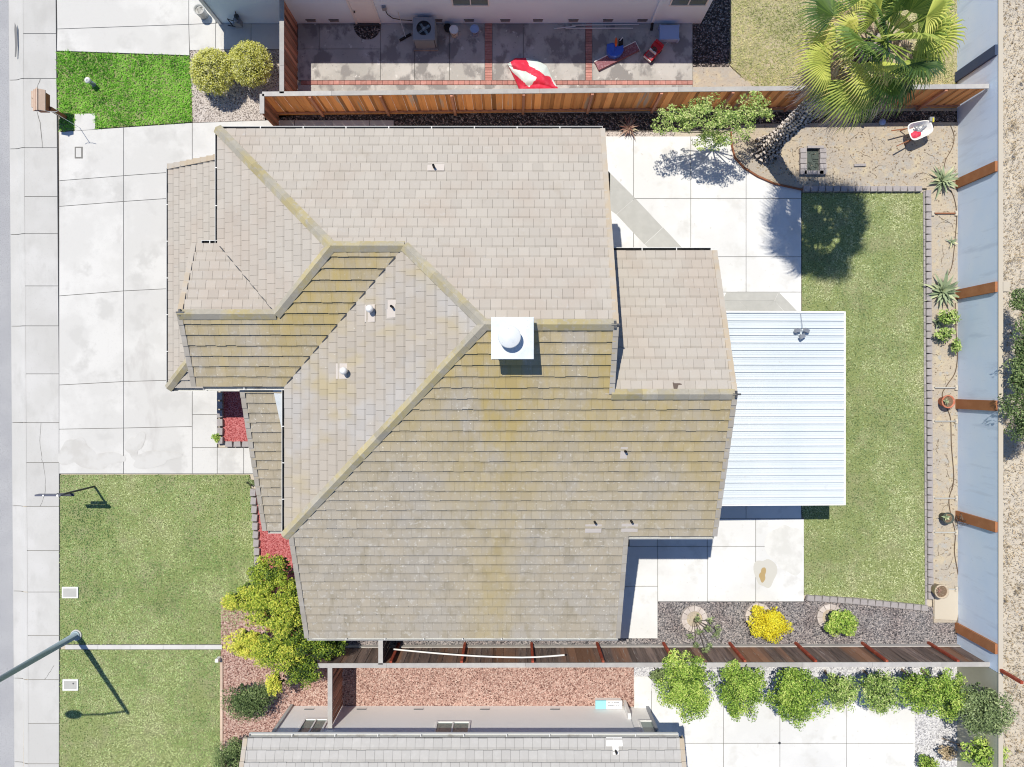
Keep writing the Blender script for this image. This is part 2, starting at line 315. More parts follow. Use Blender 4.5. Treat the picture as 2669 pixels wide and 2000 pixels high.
M['gravel_red'] = gravel_mat('lava_rock_red', [(0.25, 0.04, 0.045, 1), (0.48, 0.13, 0.13, 1), (0.58, 0.22, 0.22, 1)], 28)
M['gravel_brown'] = gravel_mat('gravel_rose', [(0.12, 0.06, 0.05, 1), (0.36, 0.21, 0.175, 1), (0.47, 0.31, 0.26, 1), (0.60, 0.46, 0.40, 1)], 25)
M['gravel_grey'] = gravel_mat('gravel_slate', [(0.045, 0.045, 0.05, 1), (0.17, 0.165, 0.175, 1), (0.27, 0.255, 0.26, 1), (0.44, 0.40, 0.39, 1)], 26, patch=(1.2, (0.86, 0.80, 0.79, 1)))
M['gravel_black'] = gravel_mat('mulch_black', [(0.02, 0.018, 0.018, 1), (0.05, 0.043, 0.042, 1), (0.08, 0.07, 0.068, 1), (0.38, 0.32, 0.29, 1)], 24)
M['gravel_white'] = gravel_mat('gravel_white', [(0.3, 0.3, 0.33, 1), (0.60, 0.60, 0.63, 1), (0.72, 0.72, 0.75, 1)], 24)
def leafmat(name, ramp, trans=0.25):
    ramp = [tuple(min(0.82, v * 1.35) for v in c[:3]) + (1,) for c in ramp]
    return mat(name, (0, 0, 0, 1), ramp=ramp, rough=0.6, trans=trans, spec=0.35)
M['grass_a'] = leafmat('grass_lush', [(0.03, 0.13, 0.006, 1), (0.14, 0.37, 0.025, 1), (0.30, 0.54, 0.09, 1)])
M['grass_b'] = leafmat('grass_front', [(0.07, 0.145, 0.04, 1), (0.265, 0.395, 0.13, 1), (0.55, 0.62, 0.33, 1)])
M['grass_c'] = leafmat('grass_back', [(0.09, 0.145, 0.055, 1), (0.295, 0.385, 0.175, 1), (0.58, 0.61, 0.38, 1)])
M['grass_dry'] = leafmat('grass_dry', [(0.16, 0.19, 0.06, 1), (0.40, 0.42, 0.18, 1), (0.62, 0.55, 0.33, 1)])
M['lawn_dry'] = mat('dry_lawn_soil', (0.36, 0.33, 0.2, 1), rough=1, blot=[(1.0, (0.45, 0.39, 0.27, 1), 0.45, 0.65, 5), (9, (0.22, 0.22, 0.11, 1), 0.5, 0.65, 4)])
M['bare'] = mat('bare_lawn_soil', (0.36, 0.33, 0.22, 1), rough=1, blot=[(8, (0.22, 0.24, 0.11, 1), 0.48, 0.62, 5)])
M['straw'] = leafmat('straw_weed', [(0.16, 0.13, 0.08, 1), (0.38, 0.30, 0.19, 1), (0.52, 0.44, 0.31, 1)])
M['leaf_box'] = leafmat('leaf_boxwood', [(0.03, 0.05, 0.01, 1), (0.50, 0.50, 0.08, 1), (0.82, 0.80, 0.36, 1)])
M['leaf_green'] = leafmat('leaf_green', [(0.02, 0.045, 0.012, 1), (0.25, 0.38, 0.08, 1), (0.58, 0.66, 0.28, 1)])
M['leaf_lime'] = leafmat('leaf_lime', [(0.02, 0.045, 0.01, 1), (0.21, 0.35, 0.045, 1), (0.54, 0.66, 0.17, 1)])
M['leaf_yellow'] = leafmat('leaf_yellowgreen', [(0.02, 0.045, 0.01, 1), (0.15, 0.24, 0.025, 1), (0.36, 0.43, 0.05, 1), (0.70, 0.58, 0.10, 1)])
M['leaf_gold'] = leafmat('leaf_gold', [(0.22, 0.16, 0.01, 1), (0.62, 0.52, 0.015, 1), (0.82, 0.74, 0.06, 1)])
M['leaf_dark'] = leafmat('leaf_dark', [(0.015, 0.03, 0.01, 1), (0.10, 0.16, 0.05, 1), (0.30, 0.37, 0.16, 1)])
M['leaf_olive'] = leafmat('leaf_olive', [(0.03, 0.045, 0.02, 1), (0.15, 0.21, 0.08, 1), (0.36, 0.43, 0.21, 1)])
M['palm_leaf'] = leafmat('palm_leaf', [(0.015, 0.045, 0.018, 1), (0.12, 0.20, 0.04, 1), (0.42, 0.46, 0.10, 1), (0.68, 0.48, 0.18, 1)], 0.25)
M['palm_dead'] = leafmat('palm_dead_leaf', [(0.13, 0.10, 0.075, 1), (0.46, 0.34, 0.27, 1), (0.66, 0.54, 0.45, 1)], 0.15)
M['agave'] = leafmat('agave_leaf', [(0.10, 0.14, 0.08, 1), (0.27, 0.33, 0.20, 1), (0.56, 0.55, 0.33, 1)], 0.1)
M['agave_red'] = leafmat('agave_dry_leaf', [(0.14, 0.06, 0.05, 1), (0.30, 0.19, 0.15, 1), (0.42, 0.40, 0.28, 1)], 0.1)
M['bark'] = mat('bark', (0.17, 0.135, 0.105, 1), tint=0.3, rough=1, blot=[(12, (0.28, 0.24, 0.2, 1), 0.5, 0.7, 4)])
M['palm_bark'] = mat('palm_bark', (0.50, 0.45, 0.41, 1), tint=0.5, rough=1, blot=[(10, (0.26, 0.22, 0.19, 1), 0.5, 0.7, 4)])
M['red_cloth'] = mat('red_canvas', (0.66, 0.03, 0.07, 1), rough=0.8, blot=[(3, (0.74, 0.10, 0.16, 1), 0.45, 0.7, 3)])
M['white_cloth'] = mat('white_canvas', (0.66, 0.74, 0.72, 1), rough=0.8)
M['blue_plastic'] = mat('blue_plastic', (0.05, 0.14, 0.60, 1), rough=0.4)
M['orange_plastic'] = mat('orange_plastic', (0.75, 0.13, 0.02, 1), rough=0.4)
M['red_plastic'] = mat('red_plastic', (0.6, 0.035, 0.05, 1), rough=0.4)
M['blue_fabric'] = mat('blue_grey_fabric', (0.34, 0.46, 0.72, 1), rough=0.7)
M['maroon'] = mat('maroon_fabric', (0.24, 0.10, 0.12, 1), rough=0.9, blot=[(18, (0.36, 0.22, 0.24, 1), 0.5, 0.65, 3)])
M['tan_wood'] = mat('pale_wood', (0.56, 0.43, 0.34, 1), tint=0.12, rough=0.85, blot=[(6, (0.62, 0.5, 0.42, 1), 0.5, 0.7, 3)])
M['brown_wood'] = mat('brown_wood', (0.28, 0.11, 0.055, 1), tint=0.15, rough=0.8)
M['hose'] = mat('hose_brown', (0.13, 0.09, 0.06, 1), rough=0.7)
M['turq'] = mat('turquoise_print', (0.30, 0.62, 0.70, 1), rough=0.5)
M['stain'] = mat('rust_stain', (0.42, 0.31, 0.15, 1), rough=0.95)
M['stain2'] = mat('grey_stain', (0.55, 0.54, 0.50, 1), rough=0.95)
M['signgrey'] = mat('sign_blue_grey', (0.10, 0.11, 0.16, 1), rough=0.5)
M['louvre'] = mat('louvre_grey', (0.42, 0.42, 0.40, 1), rough=0.5)
M['damp'] = mat('damp_patch', (0.60, 0.60, 0.58, 1), rough=0.9, blot=[(1.8, (0.68, 0.68, 0.665, 1), 0.42, 0.58, 5)])
M['yellow'] = mat('yellow_paint', (0.6, 0.55, 0.05, 1), rough=0.5)

# ------------------------------------------------------------------ ground
def sheet(name, px, z, m, kind='structure', thick=0.0):
    b = MB(); b.prism(PX(px), z - 0.05 if not thick else z - thick, z, 0); o = b.build(name, m)
    o['kind'] = kind; return o
b = MB(); X0 = G(20, 0).x; X1 = G(58, 0).x
b.face([(X1, -70, -0.05), (90, -70, -0.05), (90, 70, -0.05), (X1, 70, -0.05)])
struct(b.build('ground', M['dryland']))
b = MB(); b.face([(-90, -70, -0.13), (X1 + 0.3, -70, -0.13), (X1 + 0.3, 70, -0.13), (-90, 70, -0.13)])
struct(b.build('road', M['asphalt']))

def slabs(name, quads, m, z=0.03, gap=0.011, th=0.1, extra=(), kind=True):
    b = MB()
    for q in quads:
        p = PX(q); cx = sum(a[0] for a in p) / len(p); cy = sum(a[1] for a in p) / len(p)
        # inset each edge by gap
        n = len(p); a2 = sum(p[i][0] * p[(i + 1) % n][1] - p[(i + 1) % n][0] * p[i][1] for i in range(n))
        if a2 < 0: p = p[::-1]
        out = list(p)
        conv = []
        for i in range(n):
            A = Vector(p[i]); B = Vector(p[(i + 1) % n]); d = (B - A).normalized(); nn = Vector((-d.y, d.x)) * gap
            conv.append((A + nn, B + nn))
        res = [(p[i][0], p[i][1]) for i in range(n)]
        for A, B in conv:
            inp = res; res = []
            def side(P): return (B.x - A.x) * (P[1] - A.y) - (B.y - A.y) * (P[0] - A.x)
            for j in range(len(inp)):
                P, Q = inp[j], inp[(j + 1) % len(inp)]; sp, sq = side(P), side(Q)
                if sp >= 0: res.append(P)
                if (sp >= 0) != (sq >= 0):
                    t = sp / (sp - sq); res.append((P[0] + (Q[0] - P[0]) * t, P[1] + (Q[1] - P[1]) * t))
        if len(res) > 2:
            dz = U(-0.002, 0.002)
            b.prism(res, z - th, z + dz, 0)
        b.prism(p, z - th - 0.02, z - 0.025, 1)
    for (poly, mi, dz) in extra: b.prism(PX(poly), z - 0.01, z + dz, mi)
    return b.build(name, [m, M['joint']] )
def grid(xs, ys): return [[(xs[i], ys[j]), (xs[i + 1], ys[j]), (xs[i + 1], ys[j + 1]), (xs[i], ys[j + 1])] for i in range(len(xs) - 1) for j in range(len(ys) - 1)]

xl = lambda y: 17 + 0.0075 * y
xr = lambda y: 147 + 0.0085 * min(y, 1000)
ys = [-60, 89, 206, 386, 513, 610, 746, 850, 975, 1102, 1206, 1320, 1435, 1543, 1656, 1771, 1885, 1990, 2080]
sq = [[(xl(a) + 44, a), (xr(a), a), (xr(b_), b_), (xl(b_) + 44, b_)] for a, b_ in zip(ys, ys[1:])]
sidewalk = struct(slabs('sidewalk', sq, M['sidewalk'], 0.03))
ys2 = [-60, 206, 386, 610, 850, 1102, 1320, 1543, 1771, 1990, 2080]
b = MB()
for a, c in zip(ys2, ys2[1:]):
    prof = [(0, -0.115), (10, -0.11), (22, -0.09), (34, 0.0), (40, 0.028), (44.4, 0.03)]
    t = U(0.3, 0.7)
    for (u0, z0), (u1, z1) in zip(prof, prof[1:]):
        g = 0.8
        b.face([G(xl(a) + u0, a + g, 0) + Vector((0, 0, z0)), G(xl(c) + u0, c - g, 0) + Vector((0, 0, z0)), G(xl(c) + u1, c - g, 0) + Vector((0, 0, z1)), G(xl(a) + u1, a + g, 0) + Vector((0, 0, z1))], 0, t)
    b.prism(PX([(xl(a) + 2, a), (xl(a) + 45, a), (xl(c) + 45, c), (xl(c) + 2, c)]), -0.3, -0.128, 1)
struct(b.build('kerb', [M['sidewalk'], M['joint']]))
# cracks in the sidewalk
b = MB()
def crack(pts, w=0.012, z=0.034):
    p = []
    for (x0, y0), (x1, y1) in zip(pts, pts[1:]):
        for k in range(4): p.append((x0 + (x1 - x0) * k / 4 + U(-1.2, 1.2), y0 + (y1 - y0) * k / 4))
    p.append(pts[-1])
    for (x0, y0), (x1, y1) in zip(p, p[1:]):
        A = G(x0, y0, z); B_ = G(x1, y1, z); d = (B_ - A).normalized(); n = Vector((-d.y, d.x, 0)) * w * U(0.5, 1.1)
        b.face([A - n, B_ - n, B_ + n, A + n])
crack([(105, 206), (95, 235), (97, 290), (106, 330), (110, 386)])
crack([(108, 1102), (104, 1150), (110, 1190), (109, 1206)], 0.008); crack([(112, 1206), (118, 1240), (117, 1290), (104, 1320)], 0.008)
crack([(140, 1735), (128, 1755), (116, 1771)], 0.007)
o = b.build('sidewalk_crack', M['joint']); struct(o)

dx = [155, 323, 502]
rows = [(345, 333, 321), (472, 459, 446), (539, 526, 514), (772, 759, 750), (1004, 995, 990), (1119, 1116, 1112), (1235, 1235, 1235)]
dq = []
for r0, r1 in zip(rows, rows[1:]):
    for i in range(2): dq.append([(dx[i], r0[i]), (dx[i + 1], r0[i + 1]), (dx[i + 1], r1[i + 1]), (dx[i], r1[i])])
dq += [[(502, 321), (738, 313), (738, 450), (502, 446)], [(502, 446), (560, 446), (560, 1000), (502, 1000)]]
dq += [[(502, 1000), (567, 1000), (567, 1081), (502, 1081)], [(502, 1081), (567, 1081), (567, 1167), (502, 1167)], [(502, 1167), (567, 1167), (567, 1235), (502, 1235)], [(567, 1167), (636, 1167), (636, 1235), (567, 1235)], [(636, 1167), (720, 1167), (720, 1235), (636, 1235)]]
struct(slabs('driveway', dq, M['concrete']))
nq = [[(148, -60), (493, -60), (493, 65), (150, 77)], [(150, 77), (493, 65), (495, 146), (149, 134)], [(493, -60), (563, -60), (563, 62), (493, 65)], [(493, 65), (563, 62), (563, 131), (495, 133)], [(563, 62), (655, 62), (655, 130), (563, 131)], [(655, 62), (775, 62), (775, 130), (655, 130)]]
struct(slabs('neighbour_driveway', nq, M['concrete']))
# neighbour side yard
yq = grid([777, 834, 992], [62, 129]) + [[(777, 129), (992, 129), (992, 211), (777, 211)]] + grid([992, 1081, 1172, 1264], [62, 211]) + grid([1283, 1364, 1526], [62, 211]) + [[(1543, 62), (1805, 62), (1805, 211), (1543, 211)]] + [[(777, 222), (1805, 222), (1805, 296), (777, 296)]]
struct(slabs('side_yard_paving', yq, M['concrete_old'], 0.03))
b = MB()
def bricks(x0, y0, x1, y1, nx, ny):
    for i in range(nx):
        for j in range(ny):
            p = PX([(x0 + (x1 - x0) * i / nx + .5, y0 + (y1 - y0) * j / ny + .4), (x0 + (x1 - x0) * (i + 1) / nx - .3, y0 + (y1 - y0) * j / ny + .4), (x0 + (x1 - x0) * (i + 1) / nx - .3, y0 + (y1 - y0) * (j + 1) / ny - .4), (x0 + (x1 - x0) * i / nx + .5, y0 + (y1 - y0) * (j + 1) / ny - .4)])
            b.prism(p, -0.05, 0.034 + U(-.003, .003))
bricks(785, 211, 1805, 222, 72, 1); bricks(1264, 62, 1283, 211, 1, 22); bricks(1526, 62, 1543, 211, 1, 22)
struct(b.build('brick_band_paving', M['brick']))
sheet('gravel_bed', [(495, 131), (776, 131), (776, 300), (690, 314), (503, 320)], 0.012, M['gravel_pink'])
sheet('mulch_strip', [(690, 300), (2494, 275), (2494, 327), (1905, 335), (1560, 349), (690, 349)], 0.012, M['gravel_black'])
sheet('gravel_strip', [(1500, 344), (1760, 344), (1750, 362), (1500, 362)], 0.02, M['gravel_pink'])
struct(slabs('side_path', grid([729, 768, 866, 963, 1027], [314, 352]), M['sidewalk'], 0.03))
sheet('shaded_mulch_bed', [(1806, -60), (1905, -60), (1900, 175), (1870, 182), (1806, 178)], 0.012, M['gravel_black'])
sheet('side_yard_dirt', [(1806, 176), (1900, 176), (1950, 215), (2000, 260), (2494, 255), (2494, 290), (1806, 292)], 0.02, M['dirt'])
# back patio
pq = grid([1560, 1651, 1800, 1944, 2088], [356, 518, 670, 762, 900, 1060, 1200, 1352]) + grid([1500, 1651], [518, 670, 762, 900]) + grid([1640, 1714, 1843, 1969, 2095], [1352, 1424]) + grid([1714, 1843, 1969, 2095], [1424, 1568]) + [[(1600, 1424), (1714, 1424), (1714, 1528), (1600, 1528)], [(1600, 1528), (1714, 1528), (1714, 1664), (1600, 1664)]]
pq = [q for q in pq if not (q[0][0] == 1500)]
struct(slabs('patio', pq, M['patio'], 0.03))
def band(name, quads):
    b = MB()
    for q in quads:
        p = PX(q); cx = sum(a[0] for a in p) / 4; cy = sum(a[1] for a in p) / 4
        b.prism([((x - cx) * 0.992 + cx, (y - cy) * 0.992 + cy) for x, y in p], 0.0, 0.037)
    struct(b.build(name, M['stamp']))
band('patio_band', [[(1560, 420), (1590, 452), (1590, 545), (1560, 520)], [(1578, 440), (1655, 517), (1606, 560), (1578, 540)], [(1655, 517), (1727, 594), (1679, 638), (1606, 560)], [(1727, 594), (1800, 672), (1790, 720), (1740, 700), (1679, 638)]])
band('patio_band', [[(1893, 762), (2029, 762), (2018, 784), (1880, 784)], [(1880, 784), (1925, 784), (1962, 822), (1845, 822)], [(1925, 784), (2018, 784), (1980, 822), (1962, 822)], [(2029, 762), (2085, 820), (2050, 820), (2018, 784)], [(2018, 784), (2050, 822), (1980, 822), (1999, 803)]])
# stain on the patio
b = MB()
def blob(cx, cy, rx, ry, z, m, n=40, rough=0.15, seed=1):
    r = random.Random(seed); ph = [r.uniform(0, 6.28) for _ in range(4)]
    pts = []
    for k in range(n):
        a = 2 * math.pi * k / n; q = 1 + rough * (math.sin(2 * a + ph[0]) + 0.6 * math.sin(3 * a + ph[1]) + 0.4 * math.sin(5 * a + ph[2]))
        pts.append(tuple(G(cx + rx * q * math.cos(a), cy + ry * q * math.sin(a), z)))
    b.face(pts, m)
blob(2050, 1430, 42, 72, 0.0335, 2, rough=.2, seed=21); blob(1995, 1493, 26, 42, 0.034, 0, seed=3); blob(1988, 1499, 9, 17, 0.038, 1, rough=0.2, seed=5)
struct(b.build('patio_stain', [M['stain2'], M['stain'], M['damp']]))
# stains on the driveway (dried water marks)
b = MB()
blob(200, 1180, 38, 44, 0.034, 0, rough=0.25, seed=8); blob(262, 1200, 55, 22, 0.0345, 0, rough=0.2, seed=9); blob(400, 1196, 62, 20, 0.035, 0, rough=0.25, seed=10); blob(352, 1160, 22, 30, 0.036, 0, rough=0.3, seed=11)
M['wet'] = mat('water_mark', (0.50, 0.49, 0.47, 1), rough=0.8, blot=[(1.5, (0.56, 0.555, 0.54, 1), 0.4, 0.55, 5)])
struct(b.build('driveway_stain', M['wet']))
# beds
cur = [(1905, 330), (1908, 380), (1916, 410), (1940, 436), (1975, 458), (2020, 478), (2088, 492), (2494, 492), (2494, 320), (1985, 324)]
sheet('dirt_bed', cur, 0.055, M['dirt'])
sheet('narrow_dirt_bed', [(2414, 488), (2496, 488), (2500, 1622), (2432, 1622), (2430, 1560)], 0.05, M['dirt'])
sheet('slate_gravel', [(870, 1660), (1600, 1660), (1714, 1664), (1714, 1569), (2095, 1569), (2100, 1555), (2240, 1562), (2420, 1582), (2500, 1582), (2500, 1690), (870, 1690)], 0.014, M['gravel_grey'])
sheet('red_lava_bed', [(582, 1012), (700, 1012), (700, 1152), (590, 1152), (582, 1146)], 0.02, M['gravel_red'])
sheet('red_lava_bed', [(668, 1240), (800, 1240), (800, 1660), (700, 1660), (680, 1560)], 0.02, M['gravel_red'])
sheet('rose_gravel', [(576, 1560), (690, 1560), (800, 1660), (870, 1690), (1652, 1690), (1652, 1842), (820, 1842), (820, 2080), (576, 2080)], 0.010, M['gravel_brown'])
sheet('white_gravel', [(1652, 1690), (2500, 1690), (2500, 2080), (2380, 2080), (2380, 1800), (1652, 1800)], 0.012, M['gravel_white'])
struct(slabs('neighbour_patio', [[(1652, 1762), (1698, 1762), (1698, 1900), (1652, 1900)]] + grid([1698, 1885, 2032, 2206, 2384], [1792, 1937, 2080]), M['patio'], 0.03))
struct(slabs('mow_strip', grid([172, 257, 341, 427, 512, 580], [1680, 1692]), M['concrete'], 0.05, gap=0.005))
struct(slabs('mow_strip', grid([575, 582], [1710, 1800, 1900, 2000, 2080]), M['tan_wood'], 0.06, gap=0.004))

# lawns
def scatter_poly(poly, n):
    xs = [p[0] for p in poly]; ysx = [p[1] for p in poly]
    P = np.array(poly); out = []
    tot = 0
    res = np.zeros((0, 2))
    while len(res) < n:
        q = np.stack([rng.uniform(min(xs), max(xs), n * 2), rng.uniform(min(ysx), max(ysx), n * 2)], 1)
        ins = np.zeros(len(q), bool)
        j = len(P) - 1
        for i in range(len(P)):
            c = ((P[i, 1] > q[:, 1]) != (P[j, 1] > q[:, 1])) & (q[:, 0] < (P[j, 0] - P[i, 0]) * (q[:, 1] - P[i, 1]) / (P[j, 1] - P[i, 1] + 1e-12) + P[i, 0])
            ins ^= c; j = i
        res = np.concatenate([res, q[ins]])
    return res[:n]
def vnoise(p, s, seed):
    r = np.random.default_rng(seed); g = r.random((64, 64))
    q = p / s + 100; i = np.floor(q).astype(int); f = q - i; f = f * f * (3 - 2 * f)
    a = g[i[:, 0] % 64, i[:, 1] % 64]; b_ = g[(i[:, 0] + 1) % 64, i[:, 1] % 64]; c = g[i[:, 0] % 64, (i[:, 1] + 1) % 64]; d = g[(i[:, 0] + 1) % 64, (i[:, 1] + 1) % 64]
    return (a * (1 - f[:, 0]) + b_ * f[:, 0]) * (1 - f[:, 1]) + (c * (1 - f[:, 0]) + d * f[:, 0]) * f[:, 1]
def grass(name, px, per, h, w, m, lbl, seed=1, bias=0.0, z=0.0, lean=1.5, bare=0.0, dry=()):
    poly = PX(px); A = area(poly); n = int(A * per)
    p = scatter_poly(poly, n)
    nz = vnoise(p, 1.6, seed + 2) * 0.35 + vnoise(p, 0.7, seed) * 0.35 + vnoise(p, 0.2, seed + 1) * 0.3
    if bare > 0:
        keep = rng.random(n) > np.clip((vnoise(p, 1.3, seed + 5) - 0.6) * 5, 0, 1) * bare
        p = p[keep]; nz = nz[keep]; n = len(p)
    dr = np.zeros(n)
    for (dx_, dy_, rd) in dry:
        c_ = G(dx_, dy_); dd = np.hypot(p[:, 0] - c_.x, p[:, 1] - c_.y) / (rd / 69.0) + (vnoise(p, 0.35, seed + 9) - 0.5) * 1.1
        dr = np.maximum(dr, np.clip(1.25 - dd, 0, 1))
    kp = rng.random(n) > dr * 0.45; p = p[kp]; nz = nz[kp] + dr[kp] * 0.45; n = len(p)
    ang = rng.uniform(0, 2 * np.pi, n); l = rng.uniform(0.2, 1, n) * lean * h; hh = h * rng.uniform(0.5, 1.1, n); ww = w * rng.uniform(0.6, 1.3, n)
    c, s = np.cos(ang), np.sin(ang)
    base = np.stack([p[:, 0], p[:, 1], np.full(n, z)], 1)
    side = np.stack([-s * ww, c * ww, np.zeros(n)], 1) / 2
    tip = base + np.stack([c * l * 1.3, s * l * 1.3, hh], 1)
    mid = base + np.stack([c * l * 0.5, s * l * 0.5, hh * 0.65], 1)
    V = np.stack([base - side, base + side, mid + side * 0.9, tip, mid - side * 0.9], 1).reshape(-1, 3)
    i0 = np.arange(n) * 5
    Fq = np.stack([i0, i0 + 1, i0 + 2, i0 + 4], 1); Ft = np.stack([i0 + 4, i0 + 2, i0 + 3, i0 + 3], 1)
    T = np.clip(0.5 + (nz - 0.5) * 1.5 + 0.05 * np.sin(p[:, 0] * 2 * np.pi / 0.55) + rng.normal(0, 0.27, n) + bias, 0, 1)
    # quads only: make the tip a thin quad
    V2 = V.copy(); 
    tips = np.stack([tip - side * 0.15, tip + side * 0.15], 1)
    V = np.stack([base - side, base + side, mid + side * 0.9, mid - side * 0.9, tips[:, 1], tips[:, 0]], 1).reshape(-1, 3)
    i0 = np.arange(n) * 6
    Fa = np.stack([i0, i0 + 1, i0 + 2, i0 + 3], 1); Fb = np.stack([i0 + 3, i0 + 2, i0 + 4, i0 + 5], 1)
    o = np_obj(name, V, np.concatenate([Fa, Fb]), np.concatenate([T, T]), m)
    return stuff(o, lbl)
LAWN1 = [(149, 136), (495, 148), (502, 318), (330, 330), (250, 336), (250, 298), (196, 298), (196, 340), (157, 343)]
LAWN2 = [(157, 1238), (650, 1238), (654, 1275), (672, 1520), (640, 1600), (590, 1679), (157, 1679)]
LAWN3 = [(157, 1694), (575, 1694), (575, 2060), (155, 2060)]
LAWN4 = [(2090, 503), (2405, 503), (2412, 1560), (2412, 1576), (2330, 1568), (2240, 1558), (2110, 1551), (2096, 1551), (2095, 1352), (2090, 1340)]
LAWN5 = [(1905, -50), (2500, -50), (2500, 250), (2200, 270), (2010, 262), (1950, 215), (1902, 170)]
for nm, L_ in (('front_lawn', LAWN1), ('front_lawn', LAWN2), ('front_lawn', LAWN3), ('back_lawn', LAWN4), ('neighbour_lawn', LAWN5)):
    sheet(nm, L_, 0.008, M['lawn_front'] if nm != 'neighbour_lawn' else M['lawn_dry'])
grass('grass', LAWN1, 760, 0.075, 0.026, M['grass_a'], 'lush green grass between the two driveways', 3, 0.02, lean=1.4)
grass('grass', LAWN2, 620, 0.040, 0.021, M['grass_b'], 'mown green grass of the front lawn below the driveway', 4, -0.02, bare=0.5, dry=((330, 1300, 75), (410, 1400, 60), (340, 1420, 50), (640, 1400, 30), (640, 1500, 30)))
grass('grass', LAWN3, 620, 0.040, 0.021, M['grass_b'], 'mown green grass beyond the white mow strip', 6, 0.0, bare=0.7, dry=((390, 1880, 60), (350, 1930, 70), (300, 1985, 80), (410, 1980, 60), (250, 1960, 40), (560, 1850, 40)))
grass('grass', LAWN4, 620, 0.038, 0.021, M['grass_c'], 'mown pale green grass of the back lawn', 9, 0.0, bare=0.5, dry=((2390, 540, 60), (2400, 700, 25), (2350, 1480, 110), (2250, 1540, 60), (2400, 1300, 35), (2150, 760, 30), (2390, 1000, 30)))
grass('grass', LAWN5, 520, 0.06, 0.024, M['grass_dry'], 'dry yellowing grass of the neighbouring yard', 12, 0.0, bare=0.8)
grass('grass', [(2600, -60), (2760, -60), (2760, 2080), (2605, 2080)], 170, 0.07, 0.018, M['straw'], 'dry straw weeds on the open ground past the wall', 14, -0.05)
sheet('pad', [(196, 298), (249, 297), (249, 338), (196, 342)], 0.03, M['concrete'])

# ------------------------------------------------------------------ roofs
P = 0.46
def tiles(mb, pieces, zf, axis, s_eave, sgn, e=0.305, w=0.30, mi=0, seed=0, th=0.055, dirt=1.2, gap=0.003, lf=0.008):  # dirt: how much darker each tile's uphill strip is tinted
    """axis 'y': courses run along x and step in y; sgn=+1: downhill is +axis."""
    r = random.Random(seed)
    allp = [p for q in pieces for p in q]
    ai = 1 if axis == 'y' else 0; ui = 1 - ai
    u0 = min(p[ui] for p in allp); u1 = max(p[ui] for p in allp)
    smax = max((s_eave - p[ai]) * sgn for p in allp); smin = min((s_eave - p[ai]) * sgn for p in allp)
    k0 = int(math.floor(smin / e)) if smin < 0 else 0
    for k in range(k0, int(smax / e) + 1):
        lo = k * e; hi = lo + e                        # distance uphill from the eave
        off = r.uniform(-0.02, 0.02) + (w / 2 if k % 2 else 0)
        j = 0; u = u0 - w + off
        while u < u1:
            jit = r.uniform(-0.008, 0.008); lift = r.uniform(0, lf); tt = min(1, max(0, r.gauss(0.5, 0.22)))
            a0 = s_eave - sgn * (lo + jit); a1 = s_eave - sgn * (hi + 0.02)
            ua, ub = u + gap, u + w - gap
            quad = [(ua, a0), (ub, a0), (ub, a1), (ua, a1)]
            if axis != 'y': quad = [(a, c) for c, a in quad]
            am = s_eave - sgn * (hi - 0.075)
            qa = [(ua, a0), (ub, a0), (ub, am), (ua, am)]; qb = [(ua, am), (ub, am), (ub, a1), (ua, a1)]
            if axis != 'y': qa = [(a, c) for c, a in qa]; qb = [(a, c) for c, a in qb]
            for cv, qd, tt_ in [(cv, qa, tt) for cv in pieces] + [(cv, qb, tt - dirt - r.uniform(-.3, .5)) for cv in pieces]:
                c = clip(qd, cv)
                if area(c) < 0.0004: continue
                sp = sum(c[i][0] * c[(i + 1) % len(c)][1] - c[(i + 1) % len(c)][0] * c[i][1] for i in range(len(c)))
                if sp < 0: c = c[::-1]
                def zt(p):
                    s_ = (s_eave - p[ai]) * sgn; fr = 1 - (s_ - lo) / e
                    return zf(*p) + 0.008 + (th + lift) * max(0, fr)
                top = [(p[0], p[1], zt(p)) for p in c]; bot = [(p[0], p[1], zf(*p)) for p in c]
                mb.face(top, mi, tt_)
                for i in range(len(c)):
                    i2 = (i + 1) % len(c)
                    mb.face([bot[i], bot[i2], top[i2], top[i]], mi, tt)
            u += w
    for cv in pieces:
        sp = sum(cv[i][0] * cv[(i + 1) % len(cv)][1] - cv[(i + 1) % len(cv)][0] * cv[i][1] for i in range(len(cv)))
        c = cv if sp > 0 else cv[::-1]
        mb.face([(p[0], p[1], zf(*p) - 0.003) for p in c], 1, 0.5)
        mb.face([(p[0], p[1], zf(*p) - 0.06) for p in c[::-1]], 1, 0.5)
        for i in range(len(c)):
            a_, b_ = c[i], c[(i + 1) % len(c)]
            mb.face([(a_[0], a_[1], zf(*a_) - 0.06), (b_[0], b_[1], zf(*b_) - 0.06), (b_[0], b_[1], zf(*b_) - 0.003), (a_[0], a_[1], zf(*a_) - 0.003)], 1, 0.5)

